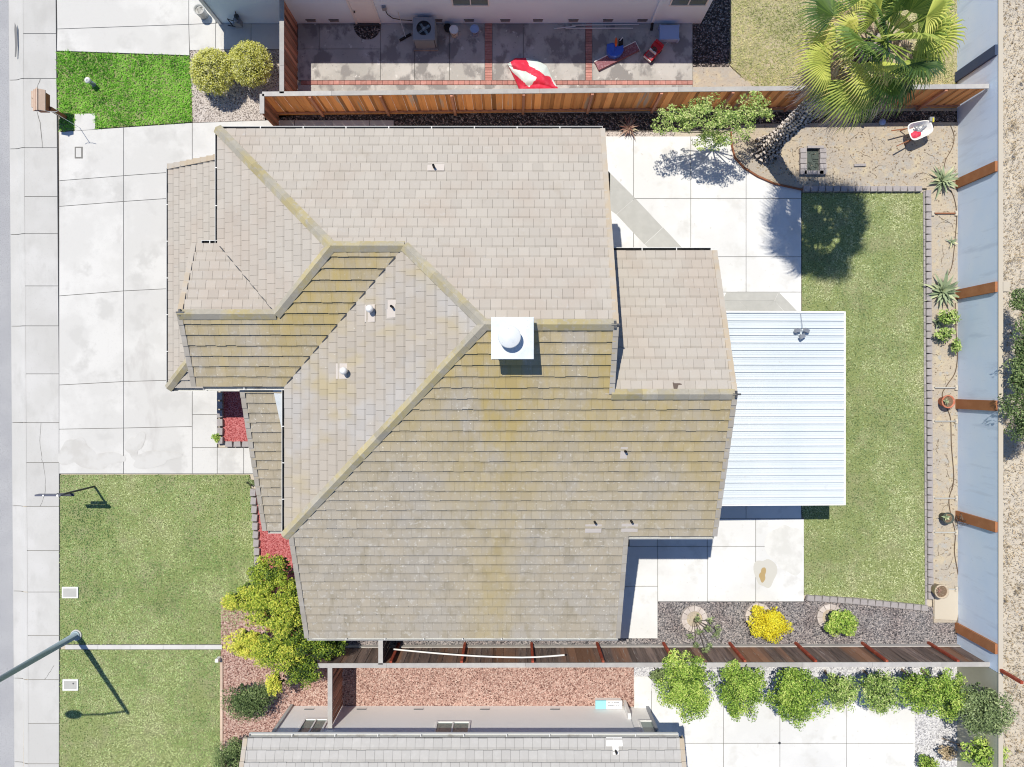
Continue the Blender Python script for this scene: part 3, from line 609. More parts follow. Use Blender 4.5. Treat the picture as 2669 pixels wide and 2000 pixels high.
def ridge(mb, p0, p1, hw=0.15, drop=0.075, seg=0.38, m=0, lift=0.05):
    p0 = Vector(p0); p1 = Vector(p1); d = p1 - p0; L_ = d.length; d.normalize(); n = max(1, int(L_ / seg)); sl = L_ / n
    hd = Vector((d.x, d.y, 0)).normalized(); sdv = Vector((-hd.y, hd.x, 0)) * hw
    for k in range(n):
        a = p0 + d * (k * sl - 0.02) + Vector((0, 0, lift + 0.02)); c = p0 + d * ((k + 1) * sl) + Vector((0, 0, lift))
        t = random.gauss(0.5, 0.2)
        for q, sg in ((sdv, 1), (-sdv, -1)):
            dn = Vector((0, 0, -drop))
            f = [a, c, c + q + dn, a + q + dn]
            mb.face(f if sg < 0 else f[::-1], m, t)
            e1, e2 = a + q + dn, c + q + dn
            mb.face([e1, e2, e2 + Vector((0, 0, -0.03)), e1 + Vector((0, 0, -0.03))], m, t)
        mb.face([a, a + sdv + Vector((0, 0, -drop)), a + sdv + Vector((0, 0, -drop - 0.03)), a - sdv + Vector((0, 0, -drop - 0.03)), a - sdv + Vector((0, 0, -drop))], m, t)
def rake(mb, p0, p1, out, w=0.15, seg=0.34, m=0):
    """p0 eave end (low) -> p1 top; out: +1/-1 side in x"""
    p0 = Vector(p0); p1 = Vector(p1); d = p1 - p0; L_ = d.length; d.normalize(); n = max(1, round(L_ / seg)); sl = L_ / n
    for k in range(n):
        a = p0 + d * (k * sl); c = p0 + d * ((k + 1) * sl + 0.03); t = random.gauss(0.5, 0.2)
        x0, x1 = (a.x - w * 0.6, a.x + w * 0.4) if out > 0 else (a.x - w * 0.4, a.x + w * 0.6)
        za, zc = a.z + 0.085, c.z + 0.05; lo = 0.24
        mb.v += [(x0, a.y, za - 0.02 - (0 if out > 0 else lo)), (x1, a.y, za - 0.02 - (lo if out > 0 else 0)), (x1, c.y, zc - 0.02 - (lo if out > 0 else 0)), (x0, c.y, zc - 0.02 - (0 if out > 0 else lo)),
                 (x0, a.y, za), (x1, a.y, za), (x1, c.y, zc), (x0, c.y, zc)]
        i = len(mb.v) - 8
        fs = [(4, 5, 6, 7), (0, 1, 5, 4), (1, 2, 6, 5), (2, 3, 7, 6), (3, 0, 4, 7), (0, 3, 2, 1)]
        flip = (c.y < a.y)
        for f in fs:
            mb.f.append(tuple(i + q for q in (reversed(f) if flip else f))); mb.m.append(m); mb.t.append(min(1, max(0, t))); mb.sm.append(False)
def gutter(parent, p0, p1, outn, inner='gutter_in', strap=1.35, w=0.10):
    """p0,p1: eave line; outn: outward unit vector"""
    p0 = Vector(p0) + Vector((0, 0, -0.03)); p1 = Vector(p1) + Vector((0, 0, -0.03)); o = Vector((outn[0], outn[1], 0)); d = (p1 - p0).normalized(); L_ = (p1 - p0).length
    b = MB(); up = Vector((0, 0, 1))
    def bar(off, z0, z1, th, m):
        a = p0 + o * off; c = p1 + o * off
        q = [a, c, c + o * th, a + o * th]
        q2 = [(p.x, p.y) for p in q]; b.prism(q2, p0.z + z0, p0.z + z1, m)
    bar(0.0, -0.11, -0.005, 0.008, 1); bar(0.008, -0.11, -0.1, w - 0.016, 1); bar(w - 0.008, -0.11, 0.0, 0.014, 0)
    # end caps
    for e_ in (p0, p1 - d * 0.008):
        q = [e_, e_ + d * 0.008, e_ + d * 0.008 + o * w, e_ + o * w]; b.prism([(p.x, p.y) for p in q], p0.z - 0.109, p0.z - 0.002, 0)
    n = max(1, int(L_ / strap))
    for k in range(1, n + 1):
        a = p0 + d * (L_ * k / (n + 1)); q = [a - d * 0.014, a + d * 0.014, a + d * 0.014 + o * w, a - d * 0.014 + o * w]
        b.prism([(p.x, p.y) for p in q], p0.z - 0.004, p0.z + 0.004, 0)
    return b.build('gutter', [M['gutter'], M[inner]], parent)

# key levels
zU = 5.2; YN = 7.758; XA = -8.97; XE = 2.77
RA = 3.831; zA = zU + P * (YN - RA); XRA0 = -5.04; XRA1 = -3.0
RM = 1.556; zM = zU + P * (YN - RM); XRM = -0.725
XW2 = -6.929; YW2S = -4.648; YS = -8.35; zS = zM - P * (RM - YS)
XSW = -6.742; XSE = 3.488; XE2 = 6.18; RE = -0.298; zE = zM - P * (RM - RE); YE2N = 4.05
RG = 2.012; zG = 6.171; YGN = 4.27; XGW = -9.69; YS1 = -0.095
house = root('brick_house'.replace('brick_', 'tiled_'), (0, 0, 0), 'large house under a hipped grey brown tile roof with lichen, filling the middle', 'house')
zN = lambda x, y: zU + P * (YN - y)
zSf = lambda x, y: zM - P * (RM - y)
zW1 = lambda x, y: zU + P * (x - XA)
zW2 = lambda x, y: zU + P * (x - XW2)
zS1 = lambda x, y: zA - P * (RA - y)
pg = (zG - zU) / (YGN - RG)
zGN = lambda x, y: zU + pg * (YGN - y)
zE2 = lambda x, y: zE - P * (y - RE)
def roofpart(name, specs, m, lbl=None):
    b = MB()
    for s_ in specs: tiles(b, *s_)
    o = b.build(name, [m, M['under']], house)
    if lbl: o['label'] = lbl
    return o
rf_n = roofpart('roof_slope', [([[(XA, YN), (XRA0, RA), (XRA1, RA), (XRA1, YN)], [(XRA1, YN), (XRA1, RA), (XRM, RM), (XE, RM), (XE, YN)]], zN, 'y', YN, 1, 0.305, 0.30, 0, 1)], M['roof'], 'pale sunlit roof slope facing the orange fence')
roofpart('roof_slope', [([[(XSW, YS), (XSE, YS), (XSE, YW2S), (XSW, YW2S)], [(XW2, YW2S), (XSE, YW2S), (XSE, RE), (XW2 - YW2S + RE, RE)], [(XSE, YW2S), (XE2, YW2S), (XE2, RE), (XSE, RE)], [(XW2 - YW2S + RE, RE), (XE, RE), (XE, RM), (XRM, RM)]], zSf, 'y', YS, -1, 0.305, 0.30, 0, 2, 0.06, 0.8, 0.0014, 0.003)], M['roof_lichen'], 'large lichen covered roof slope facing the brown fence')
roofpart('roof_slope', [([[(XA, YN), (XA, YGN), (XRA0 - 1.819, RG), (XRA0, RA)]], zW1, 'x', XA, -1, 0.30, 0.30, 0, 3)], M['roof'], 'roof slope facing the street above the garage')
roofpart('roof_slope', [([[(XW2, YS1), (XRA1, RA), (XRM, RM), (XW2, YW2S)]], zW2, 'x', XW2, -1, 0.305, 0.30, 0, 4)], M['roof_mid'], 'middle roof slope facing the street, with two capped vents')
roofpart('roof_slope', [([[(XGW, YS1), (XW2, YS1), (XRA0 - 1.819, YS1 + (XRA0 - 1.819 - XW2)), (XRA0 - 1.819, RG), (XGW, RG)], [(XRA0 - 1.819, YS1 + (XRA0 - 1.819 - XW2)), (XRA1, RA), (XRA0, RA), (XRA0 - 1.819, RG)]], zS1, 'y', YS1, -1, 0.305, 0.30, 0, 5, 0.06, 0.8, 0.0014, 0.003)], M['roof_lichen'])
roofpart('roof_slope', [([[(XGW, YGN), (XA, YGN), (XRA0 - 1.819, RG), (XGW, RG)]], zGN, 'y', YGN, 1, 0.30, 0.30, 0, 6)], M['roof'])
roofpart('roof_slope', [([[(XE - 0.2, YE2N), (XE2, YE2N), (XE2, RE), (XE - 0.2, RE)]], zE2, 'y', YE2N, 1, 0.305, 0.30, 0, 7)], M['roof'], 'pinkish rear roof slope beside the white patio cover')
# lower front skirt and porch roofs
zK = 2.85; XK = G(440, 0, zK).x; YK1 = G(0, 437, zK).y; YK0 = G(0, 1012, zK).y; PK = 0.5
zKf = lambda x, y: zK + PK * (x - XK)
zKs = lambda x, y: zK + PK * (y - YK0)
XKW = -9.15
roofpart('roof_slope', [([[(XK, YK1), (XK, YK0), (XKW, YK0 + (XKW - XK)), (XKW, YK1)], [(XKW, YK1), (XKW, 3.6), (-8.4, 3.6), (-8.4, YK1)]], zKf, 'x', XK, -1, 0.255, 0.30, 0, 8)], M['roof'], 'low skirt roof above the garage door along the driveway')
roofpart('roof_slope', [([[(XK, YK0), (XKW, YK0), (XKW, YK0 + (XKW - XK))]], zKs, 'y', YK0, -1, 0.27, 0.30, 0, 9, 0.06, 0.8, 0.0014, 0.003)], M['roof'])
zPq = 2.95; YP0 = -4.944; XP = -8.32; PP = 0.424
zPf = lambda x, y: zPq + PP * (y - YP0)
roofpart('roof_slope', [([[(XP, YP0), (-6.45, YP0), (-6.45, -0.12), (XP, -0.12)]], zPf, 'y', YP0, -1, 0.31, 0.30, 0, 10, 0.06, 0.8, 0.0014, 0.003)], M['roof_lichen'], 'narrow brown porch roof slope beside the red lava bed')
# ridges and hips
def rpart(segs, m=None, lift=0.13):
    b = MB()
    for p, q in segs: ridge(b, p, q, hw=0.15, drop=0.115 if abs(p[0] - q[0]) > 0.1 and abs(p[1] - q[1]) > 0.1 else 0.135, lift=lift)
    return b.build('ridge_cap', m or M['ridge'], house)
J1 = (XRA0 - 1.819, RG, zG)
rpart([((XA, YN, zU), (XRA0, RA, zA))]); rpart([((XRA0, RA, zA), (XRA1, RA, zA))]); rpart([((XRA1, RA, zA), (XRM, RM, zM))])
rpart([((XRM, RM, zM), (XE, RM, zM))]); rpart([((XW2, YW2S, zU), (XRM, RM, zM))]); rpart([((XGW, RG, zG), J1)]); rpart([(J1, (XRA0, RA, zA))])
rpart([((XE, RE, zE), (XE2, RE, zE))]); rpart([((XK, YK0, zK), (XKW, YK0 + (XKW - XK), zK + PK * (XKW - XK)))])
# rakes
def rk(p0, p1, out, m='rake'):
    b = MB(); rake(b, p0, p1, out); return b.build('rake_trim', M[m], house)
rk((XE, YN, zU), (XE, RM, zM), 1); rk((XE, RE, zE), (XE, RM, zM), 1, 'rake_grey')
rk((XE2, YE2N, zU), (XE2, RE, zE), 1); rk((XE2, YW2S, zU), (XE2, RE, zE), 1, 'rake_grey')
rk((XSE, YS, zS), (XSE, YW2S, zU), 1, 'rake_grey'); rk((XSW, YS, zS), (XSW, YW2S, zU), -1, 'rake_grey')
rk((XGW, YGN, zU), (XGW, RG, zG), -1); rk((XGW, YS1, zU), (XGW, RG, zG), -1, 'rake_grey')
rk((XP, YP0, zPq), (XP, -0.12, zPf(0, -0.12)), -1, 'rake_grey')
b = MB(); b.beam((XK - 0.0, YK1, zK + 0.06), (-8.5, YK1, zKf(-8.5, 0) + 0.06), 0.16, 0.07)
for k in range(9):
    x = XK + 0.28 * k; b.box(x, YK1 - 0.05, zKf(x, 0) + 0.05, x + 0.3, YK1 + 0.1, zKf(x, 0) + 0.12)
b.build('rake_trim', M['rake'], house)
# gutters
gutter(house, (XA - 0.02, YN, zU), (XE, YN, zU), (0, 1)); gutter(house, (XA, YGN, zU), (XA, YN, zU), (-1, 0)); gutter(house, (XGW + 0.2, YGN, zU), (XA, YGN, zU), (0, 1))
gutter(house, (XW2, YW2S, zU), (XW2, YS1 - 0.1, zU), (-1, 0)); gutter(house, (XSW, YS, zS), (XSE, YS, zS), (0, -1), 'gutter_pale'); gutter(house, (XSE, YW2S, zU), (XE2, YW2S, zU), (0, -1), 'gutter_pale')
gutter(house, (XE + 0.15, YE2N, zU), (XE2 - 0.1, YE2N, zU), (0, 1)); gutter(house, (XK, YK0, zK), (XK, YK1, zK), (-1, 0)); gutter(house, (XK, YK0, zK), (XKW, YK0, zK), (0, -1), 'gutter_pale')
gutter(house, (XGW + 0.25, YS1, zU), (XW2 - 0.0, YS1, zU), (0, -1), 'gutter_pale'); gutter(house, (XP + 0.1, YP0, zPq), (-6.9, YP0, zPq), (0, -1), 'gutter_pale')
# valleys
b = MB()
def strip(p0, p1, w):
    p0 = Vector(p0); p1 = Vector(p1); d = (p1 - p0); s_ = Vector((-d.y, d.x, 0)).normalized() * w / 2
    b.face([p0 - s_, p1 - s_, p1 + s_, p0 + s_])
strip((XW2, YS1, zU + 0.052), (XRA1, RA, zA + 0.052), 0.035); strip((XA, YGN, zU + 0.05), (J1[0], J1[1], J1[2] + 0.05), 0.03)
b.build('valley_flashing', M['darkmetal'], house)
b = MB(); b.face([(XW2 - 0.42, -0.15, 5.04), (XW2 - 0.02, -0.15, 5.04), (XW2 - 0.02, -2.7, 3.99 + .05), (XW2 - 0.2, -2.7, 3.99 + .05)][::-1]); b.build('flashing', M['galv'], house)
# walls
b = MB()
def wallbox(x0, y0, x1, y1, z): b.box(x0, y0, -0.05, x1, y1, z)
wallbox(-8.5, 0.35, 2.3, 7.3, 5.12); wallbox(-6.45, -7.9, 3.05, 0.35, 3.5); wallbox(-6.43, -4.2, 3.03, 0.33, 5.1); wallbox(2.3, -4.22, 5.75, 3.6, 5.1)
wallbox(-11.15, 0.3, -8.5, 6.9, 2.78); wallbox(-9.15, 0.37, -8.5, 3.85, 5.1)
def gab(x0, x1, pts):
    A = [(x0, y, z) for y, z in pts]; B_ = [(x1, y, z) for y, z in pts]
    b.face(A); b.face(B_[::-1])
    for i in range(len(pts)): b.face([A[i], A[(i + 1) % len(pts)], B_[(i + 1) % len(pts)], B_[i]])
gab(2.1, 2.3, [(7.3, 5.12), (RM, zM - 0.1), (-4.2, 5.1)][::-1]); gab(5.6, 5.75, [(3.6, 5.1), (RE, zE - 0.1), (-4.2, 5.1)][::-1]); gab(-9.15, -9.0, [(3.85, 5.1), (RG, zG - 0.1), (0.37, 5.1)][::-1])
gab(-6.45, -6.3, [(-7.9, 3.45), (-4.2, 5.05), (-4.2, 3.4), (-7.9, 3.4)]); gab(2.9, 3.05, [(-7.9, 3.45), (-4.2, 5.05), (-4.2, 3.4), (-7.9, 3.4)])
b.build('wall', M['stucco_tan'], house)
# chimney
zc = 8.6; c0 = G(1281, 827, zc); c1 = G(1391, 936, zc)
b = MB(); b.box(c0.x + 0.1, c1.y + 0.1, 6.8, c1.x - 0.1, c0.y - 0.1, zc - 0.08); ch = b.build('chimney', M['stucco'], house)
b = MB(); b.box(c0.x, c1.y, zc - 0.08, c1.x, c0.y, zc); b.box(c0.x - 0.01, c1.y - 0.01, zc - 0.13, c1.x + 0.01, c0.y + 0.01, zc - 0.082); b.build('chimney_cap', M['galv'], ch)
fc = G(1328, 880, zc)
b = MB(); b.lathe((fc.x, fc.y, zc), [(0.2, 0), (0.2, 0.14), (0.285, 0.145), (0.285, 0.16), (0.26, 0.165), (0.26, 0.27), (0.29, 0.275), (0.29, 0.31), (0.27, 0.325), (0.02, 0.35)], 32); b.build('flue_cowl', M['galv'], ch)
# ridge end fittings
def fitting(x, y, z):
    b = MB(); b.beam((x - 0.10, y, z + 0.1), (x + 0.13, y, z + 0.1), 0.05, 0.05); b.beam((x, y - 0.10, z + 0.09), (x, y + 0.10, z + 0.09), 0.06, 0.06); b.build('ridge_end_fitting', M['darkmetal'], house)
fitting(XGW + 0.05, RG + 0.05, zG); fitting(XE - 0.05, RM, zM); fitting(XE2 - 0.0, RE, zE)
# roof vents: pixel position of the top, plane function
def on_plane(px, py, zf, dz=0.0):
    z = 6.0
    for _ in range(30): q = G(px, py, z + dz); z = zf(q.x, q.y)
    return Vector((q.x, q.y, z))
def vent(px, py, zf, hgt, r, m, flash=None, cap=False):
    p = on_plane(px, py, zf, hgt)
    b = MB()
    if cap: b.lathe((p.x, p.y, p.z), [(r * 0.75, 0), (r * 0.75, hgt * 0.6), (r, hgt * 0.62), (r, hgt * 0.85), (r * 0.4, hgt)], 20)
    else: b.lathe((p.x, p.y, p.z), [(r, 0), (r, hgt), (r * 0.7, hgt), (r * 0.68, hgt * 0.5), (0.001, hgt * 0.5)], 14)
    v = b.build('vent_pipe', M[m], house)
    if flash:
        fx, fy, ox, oy = flash; b = MB()
        x0, x1, y0, y1 = p.x - fx / 2 + ox, p.x + fx / 2 + ox, p.y - fy / 2 + oy, p.y + fy / 2 + oy
        zz = lambda x, y: zf(x, y) + 0.056
        b.face([(x0, y0, zz(x0, y0)), (x1, y0, zz(x1, y0)), (x1, y1, zz(x1, y1)), (x0, y1, zz(x0, y1))]); 
        fl = b.build('vent_flashing', M['flash'], v)
M['flash'] = mat('vent_flashing_paint', (0.55, 0.50, 0.46, 1), rough=0.7)
vent(961, 804, zW2, 0.42, 0.105, 'white', (0.32, 0.5, -0.05, -0.1), True); vent(893, 967, zW2, 0.42, 0.105, 'white', (0.4, 0.45, -0.12, 0.0), True)
vent(1019, 798, zW2, 0.32, 0.035, 'black', (0.3, 0.5, -0.05, -0.05)); vent(1129, 430, zN, 0.3, 0.035, 'black', (0.5, 0.28, 0.05, 0.03))
vent(1632, 1178, zSf, 0.25, 0.035, 'black', (0.2, 0.35, -0.03, -0.05)); vent(1552, 1364, zSf, 0.25, 0.035, 'black', (0.5, 0.28, -0.03, -0.22)); vent(1648, 1362, zSf, 0.25, 0.035, 'black', (0.5, 0.28, -0.03, -0.22))
# broken tile hole
p = on_plane(1766, 1002, zE2, 0.05)
b = MB(); b.face([(p.x - 0.12, p.y - 0.13, zE2(0, p.y - 0.13) + 0.055), (p.x - 0.02, p.y - 0.12, zE2(0, p.y - .12) + 0.055), (p.x + 0.02, p.y - 0.02, zE2(0, p.y - .02) + .055), (p.x + 0.12, p.y - 0.01, zE2(0, p.y) + .055), (p.x + 0.11, p.y + 0.1, zE2(0, p.y + .1) + .055), (p.x - 0.14, p.y + 0.11, zE2(0, p.y + .11) + .055)])
M['patch'] = mat('roof_patch', (0.13, 0.10, 0.085, 1), rough=1); b.build('broken_tile_patch', M['patch'], house)
b = MB(); b.tube([(XE2 - 0.02, YW2S + 0.1, zU - 0.1), (XE2 - 0.15, YW2S + 0.3, 4.7), (5.72, YW2S + 0.42, 4.4), (5.8, -4.28, 0.1)], 0.035, 8); b.build('downspout', M['gutter'], house)
b = MB(); b.tube([(2.9, 4.3, 5.0), (2.42, 3.9, 4.5), (2.4, 3.85, 0.1)], 0.035, 8); b.build('downspout', M['gutter'], house)

# ------------------------------------------------------------------ patio cover
pc = root('patio_cover', tuple(G(2040, 1060)), 'white ribbed metal patio cover attached behind the house', 'patio cover')
zc0, zc1 = 2.92, 2.70; xa, xb = 5.2, G(2199, 0, zc1).x; ya, yb = G(0, 1313, zc1).y, G(0, 816, zc1).y
b = MB(); n = 26; st = (yb - ya) / n
prof = []
for k in range(n):
    y = ya + k * st; prof += [(y, 0.0), (y + st * 0.30, 0.0), (y + st * 0.32, 0.012), (y + st * 0.36, 0.012), (y + st * 0.38, 0.0), (y + st * 0.62, 0.0), (y + st * 0.64, 0.012), (y + st * 0.68, 0.012), (y + st * 0.70, 0.0), (y + st * 0.88, 0.0), (y + st * 0.895, 0.05), (y + st * 0.965, 0.05), (y + st * 0.98, 0.0)]
prof.append((yb, 0.0))
for (y0, h0), (y1, h1) in zip(prof, prof[1:]):
    for dz, fl in ((0, False), (-0.01, True)):
        q = [(xa, y0, zc0 + h0 + dz), (xb, y0, zc1 + h0 + dz), (xb, y1, zc1 + h1 + dz), (xa, y1, zc0 + h1 + dz)]
        b.face(q[::-1] if fl else q, 0, 0.5)
b.build('ribbed_panel', M['whitemetal'], pc)
b = MB(); b.beam((xb + 0.03, ya - 0.05, zc1 - 0.06), (xb + 0.03, yb + 0.05, zc1 - 0.06), 0.06, 0.16); b.beam((xa, ya - 0.03, zc0 - 0.06), (xb, ya - 0.03, zc1 - 0.06), 0.05, 0.15); b.beam((xa, yb + 0.03, zc0 - 0.06), (xb, yb + 0.03, zc1 - 0.06), 0.05, 0.15)
b.beam((xb - 0.4, ya, zc1 - 0.13), (xb - 0.4, yb, zc1 - 0.13), 0.1, 0.15)
b.build('frame', M['white'], pc)
for y in (ya + 0.4, (ya + yb) / 2, yb - 0.4):
    b = MB(); b.box(xb - 0.45, y - 0.05, 0.03, xb - 0.35, y + 0.05, zc1 - 0.2); b.build('post', M['white'], pc)
q = G(2090, 862, 2.9)
fl = root('floodlight', tuple(q), 'grey twin headed floodlight on a thin rod above the white patio cover', 'floodlight')
b = MB(); zt_ = 2.78; a = G(2087, 818, zt_); b.tube([(a.x, a.y, zt_), (q.x, q.y + 0.05, 2.98)], 0.008, 6); b.build('rod', M['greymetal'], fl)
for dxx, dyy, an in ((-0.16, 0.0, 0.2), (0.14, 0.0, -0.3), (0.0, -0.2, 0.5)):
    b = MB(); c = Vector((q.x + dxx, q.y + dyy, 2.93)); Mx = Matrix.Translation(c) @ Matrix.Rotation(an, 4, 'Z') @ Matrix.Rotation(0.4, 4, 'Y'); b.box(-0.11, -0.06, -0.04, 0.11, 0.06, 0.04, M=Mx); b.box(-0.02, -0.09, -0.06, 0.02, 0.09, -0.02, M=Mx); b.build('lamp_head', M['greymetal'], fl)

# ------------------------------------------------------------------ fences
def fence(name, label, p0, p1, h, m, side, posts_px=(), post_m='post_red', plank=0.19, cap=True, rails=True, seed=0, rec=.55, post_side=None, group=None, kick=True, capm='wood_grey', two=True):
    """p0,p1 ground points; side: +1/-1 normal side on which battens/posts stand."""
    p0 = Vector((p0[0], p0[1], 0)); p1 = Vector((p1[0], p1[1], 0)); d = (p1 - p0); L_ = d.length; d.normalize(); nrm = Vector((-d.y, d.x, 0)) * side
    r = root(name, tuple((p0 + p1) / 2), label, 'fence', group)
    rr = random.Random(seed); b = MB(); u = 0
    Mx = Matrix(((d.x, nrm.x, 0, p0.x), (d.y, nrm.y, 0, p0.y), (0, 0, 1, 0), (0, 0, 0, 1)))
    flip = side < 0
    k = 0
    while u < L_ - 0.02:
        w = min(plank * (rr.uniform(0.9, 1.15) if k % 2 == 0 else rr.uniform(0.45, 0.8)), L_ - u); t = min(1, max(0, rr.gauss(0.5, 0.25))); dd = 0.0 if k % 2 else 0.02; t = t if k % 2 == 0 else t - rec
        b.box(u + 0.003, dd - 0.02, 0.05, u + w - 0.003, dd, h + rr.uniform(-0.012, 0.012) - 0.02, 0, t, Mx)
        u += w - (0.01 if k % 2 else 0.0); k += 1
    b.build('plank', M[m], r)
    if cap:
        b = MB(); u = 0
        while u < L_:
            w = min(2.44, L_ - u); b.box(u + 0.004, -0.075, h, u + w - 0.002, 0.085, h + 0.038, 0, rr.random(), Mx); u += 2.44
        b.build('cap_rail', M[capm], r)
    if rails:
        b = MB(); b.box(0, 0.022, 0.14, L_, 0.06, 0.23, 0, None, Mx); b.build('rail', M[post_m if rails is True else rails], r)
    if kick:
        b = MB(); b.box(0, 0.025, 0.0, L_, 0.06, 0.13, 0, None, Mx); b.build('kickboard', M[kick if isinstance(kick, str) else m], r)
    for x in posts_px:
        u = x
        b = MB(); b.box(u - 0.045, 0.062, 0, u + 0.045, 0.15, h - 0.002, 0, rr.random(), Mx); b.build('post', M[post_m], r)
    return r
A = G(728, 297); B_ = G(2492, 278); L_ = (B_ - A).length
xsN = [843, 1014, 1187, 1363, 1530, 1698, 1872, 2045, 2218, 2390]
fence('wood_fence', 'long orange board fence along the dark mulch strip beside the house', A, B_, 1.83, 'wood_orange', -1, [(x - 728) / 1764 * L_ for x in xsN], 'wood_red', seed=2, plank=0.23)
fence('wood_fence', 'short fence closing the gap between the orange fence and the house corner', G(728, 297), G(728, 345), 1.83, 'wood_red', -1, seed=3, rails=False, kick=False)
fence('wood_fence', 'red brown fence between the round bushes and the concrete side yard', G(776, 60), G(776, 296), 1.83, 'wood_red', -1, seed=4, rails=False, kick=False)
A = G(862, 1685); B_ = G(2496, 1682); L_ = (B_ - A).length
xsS = [1040, 1212, 1385, 1556, 1729, 1901, 2073, 2246, 2419]
fence('wood_fence', 'long weathered dark brown fence with red posts beside the slate gravel', A, B_, 1.83, 'wood_brown', 1, [(x - 862) / 1634 * L_ for x in xsS], 'post_red', seed=5, rec=.15, plank=0.28, kick='wood_grey', rails='wood_grey')
fence('gate_fence', 'short dark fence panel between the tiled house and the brown fence', G(1016, 1622), G(1016, 1682), 1.83, 'wood_brown', -1, seed=6, rails=False, kick=False)
fence('wood_fence', 'red brown fence standing across the rose gravel beside the white house', G(893, 1690), G(893, 1838), 1.83, 'wood_red', -1, seed=7, rails=False, kick=False)
q = G(2499, 1683); b = MB(); b.box(q.x - 0.05, q.y - 0.05, 0, q.x + 0.05, q.y + 0.05, 3.35); 
o = b.build('post', M['post_red'], None, tuple(q)); o.name = 'tall_wooden_stake'; tag(o, 'tall red stake at the wall end of the brown fence', 'stake')
# long white pipe on the south fence
b = MB(); pts = []
for k in range(13):
    t = k / 12; x = 1025 + (1471 - 1025) * t; y = 1691 + (1 - (2 * t - 0.95) ** 2) * 24 - (0 if t < 0.5 else 0) - 7 * 0; z = 0.9
    y = 1691 + 23 * math.sin(math.pi * min(1, t * 0.62 + 0.02)) 
    if t > 0.8: y -= (t - 0.8) * 20
    q = G(x, y, z); q.y = max(q.y, 0) if False else q.y
    pts.append(q)
yf = G(0, 1685).y + 0.2
pts = [Vector((p.x, max(p.y, yf - 0.02) if False else p.y, p.z)) for p in pts]
# keep the pipe just off the fence face: choose height so the pixel lands on it
pp = []
for k in range(13):
    t = k / 12; x = 1025 + 446 * t; y = 1691 + 23 * math.sin(math.pi * min(1, t * 0.62 + 0.02)) - (max(0, t - 0.8) * 20)
    Y = yf + 0.03; z = H - F * Y / (CY - y); z = max(0.05, z); pp.append(Vector(((x - CX) * (H - z) / F, Y, z)))
b.tube(pp, 0.03, 8); o = b.build('long_pipe', M['white'], None, tuple(pp[0])); tag(o, 'long white plastic pipe sagging against the dark brown fence', 'pipe')

# ------------------------------------------------------------------ east wall
wx = G(2494, 0).x; hw = 2.3
yb0 = G(0, 1690).y; yt0 = G(0, -120).y
bw = root('masonry_wall', (wx + 0.1, 2, 0), 'tall pale blue masonry wall behind the narrow dirt bed', 'wall')
b = MB(); b.box(wx, yb0, -0.05, wx + 0.14, yt0, hw); b.build('wall_body', M['bluewall'], bw)
b = MB(); b.box(wx - 0.01, yb0, hw, wx + 0.15, yt0, hw + 0.03); b.build('coping', M['cream'], bw)
for i, py in enumerate([203, 481, 769, 1053, 1343, 1634]):
    q = G(2494, py); nm = 'navy' if i == 0 else 'rust'
    b = MB(); b.box(wx - 0.09, q.y - 0.18, -0.02, wx - 0.002, q.y + 0.18, hw - 0.03); 
    o = b.build('pilaster', M[nm], bw)
    if i == 0: o['label'] = 'dark blue pilaster'
    if i in (2, 3): b = MB(); b.box(wx + 0.14, q.y - 0.17, 0, wx + 0.38, q.y + 0.17, hw + 0.03); b.build('outer_pier', M['cream'], bw)
ow = root('masonry_wall', (wx + 0.1, -14, 0), 'pale olive masonry wall behind the shrubs beyond the brown fence', 'wall')
b = MB(); b.box(wx, -25, -0.05, wx + 0.14, yb0 - 0.02, hw); b.build('wall_body', M['olivewall'], ow)
b = MB(); b.box(wx - 0.01, -25, hw, wx + 0.15, yb0 - 0.02, hw + 0.03); b.build('coping', M['cream'], ow)

# ------------------------------------------------------------------ neighbour houses
nh = root('stucco_house', tuple(G(1200, 0)), 'lavender grey stucco house beyond the concrete side yard, seen along its wall', 'house')
yw = G(0, 62).y; x0 = G(573, 0).x; x1 = G(1826, 0).x
b = MB(); b.box(x0, yw, -0.05, x1, yw + 9, 2.85); b.build('wall', M['stucco_lav'], nh)
b = MB(); zr = 2.85
b.face([(x0 - .5, yw - .45, zr + .1), (x1 + .45, yw - .45, zr + .1), (x1 - 4.5, yw + 4.5, zr + 2.3), (x0 + 4.5, yw + 4.5, zr + 2.3)]); b.face([(x1 + .45, yw - .45, zr + .1), (x1 + .45, yw + 9.4, zr + .1), (x1 - 4.5, yw + 4.5, zr + 2.3)])
b.face([(x0 - .5, yw - .45, zr + .1), (x0 + 4.5, yw + 4.5, zr + 2.3), (x0 - .5, yw + 9.4, zr + .1)]); b.face([(x1 + .45, yw + 9.4, zr + .1), (x0 - .5, yw + 9.4, zr + .1), (x0 + 4.5, yw + 4.5, zr + 2.3), (x1 - 4.5, yw + 4.5, zr + 2.3)])
b.box(x0 - .5, yw - .45, zr - .05, x1 + .45, yw + 9.4, zr + .08); b.build('roof', M['roof_grey'], nh)
def wall_pt(px, py, Y):   # point on the vertical plane Y=const seen at that pixel
    d = Y * F / (CY - py); return Vector(((px - CX) * d / F, Y, H - d))
